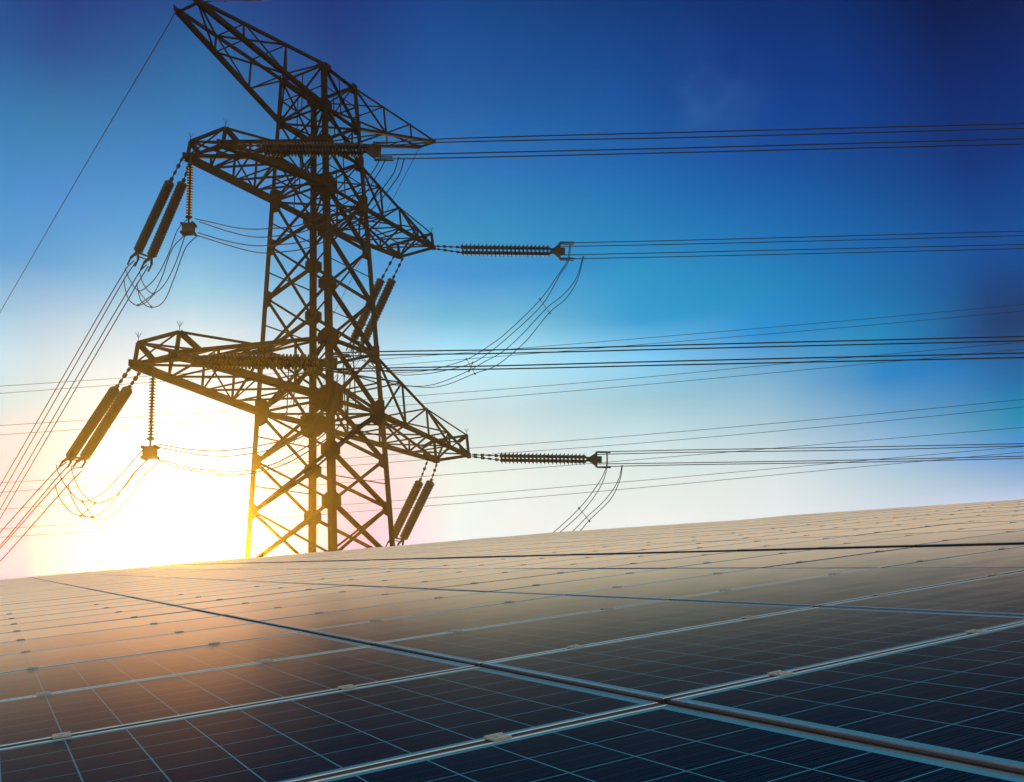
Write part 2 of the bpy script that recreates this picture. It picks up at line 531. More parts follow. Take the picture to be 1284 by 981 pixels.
# ------------------------------------------------------------------ haze
def build_haze():
    m, q = material('thin_evening_haze')
    vol = q.n('ShaderNodeVolumePrincipled')
    vol.inputs['Color'].default_value = (1.0, 0.88, 0.60, 1)
    vol.inputs['Density'].default_value = HAZE_DENSITY
    vol.inputs['Anisotropy'].default_value = 0.938
    q.nt.links.new(vol.outputs[0], q.n('ShaderNodeOutputMaterial').inputs['Volume'])
    bm = bmesh.new()
    add_box(bm, (-142, -142, -1.3), (142, 142, 38.2))
    return tag(build('haze', bm, m), kind='stuff')


build_haze()

# ------------------------------------------------------------------ transmission tower
TW = {'base': [-10.637, 50.0, 0.0], 'u': [0.458, 0.889, 0.0], 'v': [-0.889, 0.458, 0.0], 'w0': 2.082287, 'w1': 0.037584, 'w2': -0.002043, 'ratio': 1.094964, 'z': [33.952, 31.168, 28.805, 26.077, 23.181, 20.038, 16.896, 13.504, 10.77, 8.11], 'arms': [[10.302, 0.712, 32.902, 33.094], [11.982, 0.69, 35.426, 35.234], [8.959, 1.21, 25.45, 26.424], [10.268, 1.377, 26.525, 27.379], [11.575, 1.312, 13.951, 15.037], [13.896, 1.3, 12.716, 14.031]]}
T_B, T_U, T_V = Vector(TW['base']), Vector(TW['u']).normalized(), Vector(TW['v']).normalized()
Z = TW['z']


def half(z):
    return TW['w0'] + TW['w1'] * (Z[6] - z) + (TW['w2'] * (z - Z[3]) if z > Z[3] else 0.0)


def tp(u, v, z):
    return T_B + T_U * u + T_V * v + Vector((0, 0, z))


CORNERS = [(-1, -1), (1, -1), (1, 1), (-1, 1)]


def corner(c, z):
    w = half(z)
    return tp(c[0] * w, c[1] * w * TW['ratio'], z)


def build_tower():
    root = tag(empty('transmission_tower', T_B), 'tall dark lattice steel pylon with three pairs of cross arms behind the panels', 'pylon')
    low = [Z[9] - 2.75, Z[9] - 5.6]
    levels = Z + low + [0.0]
    up = Vector((0, 0, 1))
    for c in CORNERS:
        bm = bmesh.new()
        out = T_U * c[0] + T_V * c[1]
        zs = [0.0, Z[7], Z[3], Z[0] + 0.03]
        wd = [0.33, 0.31, 0.27, 0.25]
        for k in range(3):
            a, b = corner(c, zs[k]), corner(c, zs[k + 1])
            ext = (b - a).normalized() * 0.0
            w, t = wd[k], 0.035
            d = (b - a).normalized()
            iu = (-T_U * c[0]); iu = (iu - d * iu.dot(d)).normalized()
            iv = (-T_V * c[1]); iv = (iv - d * iv.dot(d)).normalized()
            prof = [(0, 0), (w, 0), (w, t), (t, t), (t, w), (0, w)]
            ra = [bm.verts.new(a + iu * (x - w / 2) + iv * (y - w / 2)) for x, y in prof]
            rb = [bm.verts.new(b + ext + iu * (x - w / 2) + iv * (y - w / 2)) for x, y in prof]
            n = len(prof)
            for i in range(n):
                bm.faces.new((ra[i], ra[(i + 1) % n], rb[(i + 1) % n], rb[i]))
            bm.faces.new(ra[::-1]); bm.faces.new(rb)
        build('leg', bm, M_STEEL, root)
        # step bolts on one leg only
        if c == (1, -1):
            bm = bmesh.new()
            z = 2.5
            while z < Z[0] - 0.5:
                p = corner(c, z)
                side = T_U if int(z * 10) % 8 < 4 else -T_V
                add_bar(bm, p + side * 0.16, p + side * 0.36, 0.025, 0.025, up)
                z += 0.8
            tag(build('step_bolts', bm, M_STEEL, root), kind='stuff')
    # X bracing between levels on the four faces
    for k in range(len(levels) - 1):
        za, zb = levels[k], levels[k + 1]
        for f in range(4):
            c0, c1 = CORNERS[f], CORNERS[(f + 1) % 4]
            nrm = (T_U * (c0[0] + c1[0]) + T_V * (c0[1] + c1[1])).normalized()
            thick = 0.20 if k >= 3 else 0.14
            for n, (p, q) in enumerate(((corner(c0, za), corner(c1, zb)), (corner(c1, za), corner(c0, zb)))):
                bm = bmesh.new()
                off = nrm * (0.05 if n else -0.04)
                w = thick if n == f % 2 else thick * 0.62
                add_angle(bm, p + off, q + off, w, 0.025, nrm)
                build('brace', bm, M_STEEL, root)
    # horizontals at the arm planes
    for k in (0, 1, 2, 3, 6, 7):
        for f in range(4):
            c0, c1 = CORNERS[f], CORNERS[(f + 1) % 4]
            bm = bmesh.new()
            w = 0.26 if c0[1] == c1[1] else 0.14
            add_angle(bm, corner(c0, Z[k]), corner(c1, Z[k]), w, 0.03, up)
            build('girt', bm, M_STEEL, root)
        if k in (1, 3, 7):
            for c0, c1 in ((CORNERS[0], CORNERS[2]), (CORNERS[1], CORNERS[3])):
                bm = bmesh.new()
                add_angle(bm, corner(c0, Z[k] - 0.1 * (c0[0] > 0)), corner(c1, Z[k] - 0.1 * (c0[0] > 0)), 0.10, 0.02, up)
                build('girt', bm, M_STEEL, root)
    # light secondary members inside the deep panels at the arm levels
    for k in (0, 2, 6):
        for f in range(4):
            c0, c1 = CORNERS[f], CORNERS[(f + 1) % 4]
            a0, b0, a1, b1 = corner(c0, Z[k]), corner(c1, Z[k]), corner(c0, Z[k + 1]), corner(c1, Z[k + 1])
            m0, m1 = (a0 + b0) / 2, (a1 + b1) / 2
            bm = bmesh.new()
            add_angle(bm, m0, m1, 0.07, 0.015, T_U)
            build('redundant_member', bm, M_STEEL, root)
            bm = bmesh.new()
            add_angle(bm, (a0 + a1) / 2, (b0 + b1) / 2 + up * 0.02, 0.075, 0.015, up)
            build('redundant_member', bm, M_STEEL, root)
    for k in (3, 4, 5, 7, 8):
        for f in (0, 2):
            c0, c1 = CORNERS[f], CORNERS[(f + 1) % 4]
            bm = bmesh.new()
            add_angle(bm, (corner(c0, Z[k]) + corner(c0, Z[k + 1])) / 2, (corner(c1, Z[k]) + corner(c1, Z[k + 1])) / 2, 0.06, 0.015, up)
            build('redundant_member', bm, M_STEEL, root)
    # gusset plates where the bracing meets the legs
    for k, z in enumerate(Z):
        for c in CORNERS:
            bm = bmesh.new()
            s = {0: 0.42, 1: 0.42, 2: 0.50, 3: 0.72, 6: 0.60, 7: 0.85}.get(k, 0.50)
            p = corner(c, z)
            for ax, nn in ((T_U * -c[0], T_V * c[1]), (T_V * -c[1], T_U * c[0])):
                o = p + nn * 0.19
                pts = [o + ax * (x * s) + up * (y * s) for x, y in ((-0.18, -0.8), (0.35, -0.85), (1.0, -0.45), (1.0, 0.45), (0.35, 0.85), (-0.18, 0.8))]
                if k == 0:
                    pts = [Vector((q.x, q.y, min(q.z, p.z + 0.04))) for q in pts]
                add_plate(bm, pts, nn, 0.02)
            build('gusset_plate', bm, M_STEEL, root)
    # cross arms
    roots = [(Z[0], Z[1]), (Z[2], Z[3]), (Z[6], Z[7])]
    for k, (T, tipw, zb, zt) in enumerate(TW['arms']):
        lvl, sgn = k // 2, (-1 if k % 2 == 0 else 1)
        z1, z2 = roots[lvl]
        ch = {}
        for vs in (1, -1):
            ch['t', vs] = (corner((sgn, vs), z1), tp(sgn * T, vs * tipw, zb + (0.06 if lvl else 0.10)))
            ch['b', vs] = (corner((sgn, vs), z2), tp(sgn * T, vs * tipw, zb))
        nb = 3 if lvl == 0 else 4
        tt = [i / nb for i in range(nb + 1)]
        pt = lambda key, t: ch[key][0].lerp(ch[key][1], t)
        bm = bmesh.new()
        wl = 0.085 if lvl == 0 else 0.095
        for i in range(1, nb + 1):
            t0, t1 = tt[i - 1], tt[i]
            for vs in (1, -1):
                if i < nb:
                    add_angle(bm, pt(('t', vs), t1), pt(('b', vs), t1), wl, 0.02, T_V)
                a, b = (('t', vs), ('b', vs)) if i % 2 else (('b', vs), ('t', vs))
                if i < nb:
                    add_angle(bm, pt(a, t0), pt(b, t1), wl * 1.15, 0.02, T_V)
            for lv in ('t', 'b'):
                if i < nb or lv == 'b':
                    add_angle(bm, pt((lv, 1), t1), pt((lv, -1), t1), wl * (1.0 if i < nb else 2.2), 0.02, Vector((0, 0, 1)))
                a, b = ((lv, 1), (lv, -1)) if i % 2 else ((lv, -1), (lv, 1))
                add_angle(bm, pt(a, t0), pt(b, t1), wl, 0.02, Vector((0, 0, 1)))
                if lv == 'b' and lvl:
                    dz = Vector((0, 0, 0.06))
                    add_angle(bm, pt(b, t0) + dz, pt(a, t1) + dz, wl, 0.02, Vector((0, 0, 1)))
        arm = build('cross_arm', bm, M_STEEL, root)
        for lv in ('t', 'b'):
            for vs in (1, -1):
                bm = bmesh.new()
                w = (0.24 if lv == 'b' else 0.15) if lvl == 0 else (0.34 if lv == 'b' else 0.20)
                add_angle(bm, ch[lv, vs][0], ch[lv, vs][1], w, 0.03, Vector((0, 0, 1)))
                build('chord', bm, M_STEEL, arm)
        # tip plates that carry the insulators
        for vs in (1, -1):
            bm = bmesh.new()
            e = ch['b', vs][1]
            d = (ch['b', vs][1] - ch['b', vs][0]).normalized()
            o = e - T_V * (vs * 0.02)
            L = 1.5 if lvl else 1.0
            hgt = 0.28 if lvl else 0.16
            pts = [o + d * 0.28 + Vector((0, 0, -0.14)), o + d * 0.28 + Vector((0, 0, 0.16)), o - d * 0.3 + Vector((0, 0, hgt)), o - d * L + Vector((0, 0, hgt * 0.9)), o - d * L + Vector((0, 0, -hgt * 0.5)), o - d * 0.2 + Vector((0, 0, -hgt))]
            add_plate(bm, pts, T_V, 0.03)
            build('tip_plate', bm, M_STEEL, arm)
        if lvl:
            # upright frame at the tip with stays back to the upper chords
            bm = bmesh.new()
            tops = {}
            for vs in (1, -1):
                foot = tp(sgn * (T - 0.1), vs * tipw, zb + 0.05)
                top = tp(sgn * (T - 0.25), vs * tipw, zt)
                tops[vs] = top
                add_angle(bm, foot, top, 0.14, 0.02, T_U)
                add_angle(bm, top, pt(('t', vs), 0.86), 0.20, 0.02, T_V)
                add_angle(bm, top, pt(('t', vs), 0.52), 0.10, 0.02, T_V)
            add_angle(bm, tops[1], tops[-1], 0.14, 0.02, T_U)
            add_angle(bm, tops[1], tp(sgn * (T - 0.1), -tipw, zb + 0.05), 0.09, 0.02, T_U)
            add_angle(bm, tops[-1], tp(sgn * (T - 0.1), tipw, zb + 0.05), 0.09, 0.02, T_U)
            add_angle(bm, tops[1], pt(('t', -1), 0.86), 0.09, 0.02, T_U)
            build('tip_frame', bm, M_STEEL, arm)
            bm = bmesh.new()
            for vs, dx in ((1, 0.0), (-1, 0.1)):
                b0 = tops[vs]
                b1 = b0 + Vector((0, 0, 0.22))
                add_bar(bm, b0, b1, 0.02, 0.02, T_U)
                for q in range(5):
                    an = q * 1.26 + dx
                    add_bar(bm, b1, b1 + Vector((math.cos(an) * 0.14, math.sin(an) * 0.14, 0.26)), 0.012, 0.012, T_U)
            build('bird_spike', bm, M_FITTING, arm)
    return root


build_tower()

# ------------------------------------------------------------------ insulators
INS = [
    {'label': 'pair of thick dark insulators slanting down left from the near end of the middle arm', 'group': 'insulator strings on the pylon', 'cols': [[[-16.047, 42.835, 25.632], [-17.157, 44.026, 24.831], [-19.929, 46.998, 22.406]], [[-15.37, 42.109, 25.069], [-16.041, 42.829, 24.117], [-18.59, 45.563, 21.457]]], 'rad': 0.26, 'n': 26, 'yoke': [[-20.145, 47.23, 22.188], [-18.795, 45.783, 21.243]], 'off': 0, 'nn': [0.731, 0.682, -0.0]},
    {'label': 'pair of thick golden insulators slanting down left from the near end of the lowest arm', 'group': 'insulator strings on the pylon', 'cols': [[[-17.259, 40.474, 13.894], [-18.551, 41.86, 13.23], [-22.575, 46.175, 11.035]], [[-16.454, 39.61, 13.387], [-17.441, 40.669, 12.867], [-21.089, 44.581, 10.672]]], 'rad': 0.25, 'n': 26, 'yoke': [[-22.894, 46.516, 10.907], [-21.289, 44.796, 10.363]], 'off': 0, 'nn': [0.731, 0.682, -0.0]},
    {'label': 'pair of dark insulators sloping down behind the pylon from far end of middle arm', 'group': 'insulator strings on the pylon', 'cols': [[[-7.525, 60.155, 26.909], [-8.754, 61.473, 25.539], [-11.189, 64.085, 22.137]], [[-6.9, 59.485, 26.36], [-7.839, 60.492, 25.111], [-10.354, 63.189, 21.572]]], 'rad': 0.32, 'n': 22, 'yoke': [[-11.267, 64.168, 21.805], [-10.432, 63.272, 21.186]], 'off': 0, 'nn': [0.731, 0.682, -0.0]},
    {'label': 'pair of dark insulators hanging from far end of lowest arm, ends behind the panels', 'group': 'insulator strings on the pylon', 'cols': [[[-6.153, 63.731, 12.837], [-6.834, 64.461, 11.474], [-9.103, 66.894, 8.046]], [[-5.427, 62.951, 12.497], [-5.965, 63.529, 11.288], [-8.249, 65.978, 7.805]]], 'rad': 0.32, 'n': 22, 'yoke': [[-9.245, 67.047, 7.783], [-8.323, 66.057, 7.536]], 'off': 0, 'nn': [0.731, 0.682, -0.0]},
    {'label': 'level ribbed insulator crossing in front of the pylon at the middle arm', 'group': 'insulator strings on the pylon', 'cols': [[[-13.093, 41.468, 25.213], [-11.578, 41.428, 24.986], [-6.631, 41.298, 24.556]]], 'rad': 0.22, 'n': 30, 'yoke': [[-6.631, 41.298, 24.556], [-6.035, 41.283, 24.813], [-6.051, 41.283, 24.037]], 'off': 0.16, 'nn': [-0.026, -1.0, 0.0]},
    {'label': 'level ribbed insulator crossing in front of the pylon at the lowest arm', 'group': 'insulator strings on the pylon', 'cols': [[[-14.579, 39.106, 13.867], [-13.151, 39.069, 13.533], [-8.351, 38.943, 13.137]]], 'rad': 0.22, 'n': 30, 'yoke': [[-8.351, 38.943, 13.137], [-7.857, 38.93, 13.412], [-7.863, 38.93, 12.724]], 'off': 0.17, 'nn': [-0.026, -1.0, 0.0]},
    {'label': 'level ribbed insulator pointing right against blue sky off the middle arm', 'group': 'insulator strings on the pylon', 'cols': [[[-4.608, 58.492, 26.478], [-2.889, 58.447, 26.179], [3.112, 58.29, 25.656]]], 'rad': 0.25, 'n': 22, 'yoke': [[3.112, 58.29, 25.656], [3.846, 58.27, 26.178], [3.767, 58.272, 25.035]], 'off': 0.2, 'nn': [-0.026, -1.0, 0.0]},
    {'label': 'level ribbed insulator pointing right against pale sky off the lowest arm', 'group': 'insulator strings on the pylon', 'cols': [[[-2.938, 61.75, 12.668], [-1.065, 61.701, 12.387], [4.702, 61.55, 11.941]]], 'rad': 0.25, 'n': 22, 'yoke': [[4.702, 61.55, 11.941], [5.485, 61.529, 12.38], [5.405, 61.531, 11.356]], 'off': 0.2, 'nn': [-0.026, -1.0, 0.0]},
]


def disc_profile(L, n, rad, core):
    pr = [(0.0, core)]
    pitch = L / n
    for i in range(n):
        t = i * pitch
        pr += [(t + pitch * 0.12, core * 1.25), (t + pitch * 0.34, rad * 0.72), (t + pitch * 0.44, rad), (t + pitch * 0.54, rad), (t + pitch * 0.60, rad * 0.45), (t + pitch * 0.86, core)]
    pr.append((L, core))
    return pr


def build_string(d):
    first = Vector(d['cols'][0][0])
    root = tag(empty('insulator_string', first), d['label'], 'insulator', d['group'])
    root.pop('group', None)
    nn = Vector(d['nn']).normalized()
    shifts = [Vector((0, 0, 0))] if not d['off'] else [nn * d['off'] + Vector((0, 0, d['off'] * 0.55)), nn * -d['off'] - Vector((0, 0, d['off'] * 0.55))]
    ends = []
    for st, b0, b1 in d['cols']:
        for sh in shifts:
            st_, b0_, b1_ = Vector(st) + sh * 0.5, Vector(b0) + sh, Vector(b1) + sh
            L = (b1_ - b0_).length
            bm = bmesh.new()
            add_lathe(bm, b0_, b1_, disc_profile(L, d['n'], d['rad'], d['rad'] * (0.42 if d['off'] else 0.72)), 16)
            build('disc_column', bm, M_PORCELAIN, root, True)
            bm = bmesh.new()
            add_tube(bm, [st_, b0_], 0.035, 6)
            ll = (b0_ - st_).length
            for k in range(4):                                   # shackles and clevises along the link
                c = (k + 0.5) / 4
                p = st_.lerp(b0_, c)
                ax = (b0_ - st_).normalized()
                add_lathe(bm, p - ax * ll * 0.08, p + ax * ll * 0.08, [(0, 0.03), (ll * 0.03, 0.10 if k % 2 else 0.075), (ll * 0.12, 0.10 if k % 2 else 0.075), (ll * 0.16, 0.03)], 8)
            build('link', bm, M_FITTING, root)
            ends.append(b1_)
    bm = bmesh.new()
    yk = [Vector(p) for p in d['yoke']]
    if len(yk) == 3:                                              # level strings: one upright triangular yoke
        ax = (Vector(d['cols'][0][2]) - Vector(d['cols'][0][1])).normalized()
        a, t, b = yk
        for s in (-1, 1):
            o = nn * (0.10 * s)
            add_plate(bm, [a + o, t + o, b + o], nn, 0.03)
        add_plate(bm, [ends[0], ends[-1], ends[-1] + ax * 0.35, ends[0] + ax * 0.35], nn.cross(ax), 0.04)
        mid = (t + b) / 2
        for s in (-1, 1):
            for e in (t, b):
                add_bar(bm, e + nn * (0.18 * s) - ax * 0.05, e + nn * (0.18 * s) + ax * 0.9, 0.05, 0.06, Vector((0, 0, 1)))
        add_bar(bm, mid - ax * 0.1, mid + ax * 0.30, 0.16, 0.45, Vector((0, 0, 1)))
        build('yoke_plate', bm, M_FITTING, root)
    else:                                                         # slanting pairs: a bar joining both columns and four clamps
        a, b = yk
        d0 = (ends[0] - Vector(d['cols'][0][1])).normalized()
        add_bar(bm, ends[0] + d0 * 0.10, ends[1] + d0 * 0.10, 0.10, 0.10, nn)
        add_bar(bm, ends[0] + d0 * 0.32, ends[1] + d0 * 0.32, 0.06, 0.06, nn)
        for e in (ends[0], ends[1]):
            for s in (-1, 1):
                o = nn * (0.2 * s)
                add_bar(bm, e, e + o + d0 * 0.55, 0.09, 0.12, nn)
                add_bar(bm, e + o + d0 * 0.55, e + o + d0 * 1.05, 0.06, 0.08, nn)
        build('yoke_plate', bm, M_FITTING, root)
    return root


for d in INS:
    build_string(d)

SUP = [
    [[-15.403, 42.093, 25.019], [-15.403, 42.093, 21.258], 'thin ribbed hanging insulator with a square block under near end of the middle arm'],
    [[-15.971, 39.833, 13.344], [-15.971, 39.833, 9.748], 'thin ribbed hanging insulator with a pale square block under the lowest arm'],
]
for top, bot, label in SUP:
    top, bot = Vector(top), Vector(bot)
    root = tag(empty('jumper_support', top), label, 'insulator')
    bm = bmesh.new()
    s0, s1 = top.lerp(bot, 0.06), top.lerp(bot, 0.84)
    L = (s1 - s0).length
    add_lathe(bm, s0, s1, disc_profile(L, 20, 0.15, 0.05), 12)
    build('disc_column', bm, M_PORCELAIN, root, True)
    bm = bmesh.new()
    add_tube(bm, [top + Vector((0, 0, 0.35)), s0 - Vector((0, 0, 0.05))], 0.04, 6)
    add_lathe(bm, s1 + Vector((0, 0, 0.1)), bot, [(0, 0.03), (0.05, 0.17), (0.10, 0.17), (0.16, 0.05), ((bot - s1).length, 0.05)], 10)
    build('link', bm, M_FITTING, root)
    bm = bmesh.new()
    add_box(bm, bot + Vector((-0.25, -0.22, -0.26)), bot + Vector((0.25, 0.22, 0.24)))
    for sx in (-0.27, 0.27):
        for sz in (-0.24, 0.22):
            add_lathe(bm, bot + Vector((sx, -0.3, sz)), bot + Vector((sx, 0.3, sz)), [(0, 0.05), (0.1, 0.08), (0.5, 0.08), (0.6, 0.05)], 8)
    bmesh.ops.recalc_face_normals(bm, faces=bm.faces)
    build('weight_block', bm, M_FITTING, root)

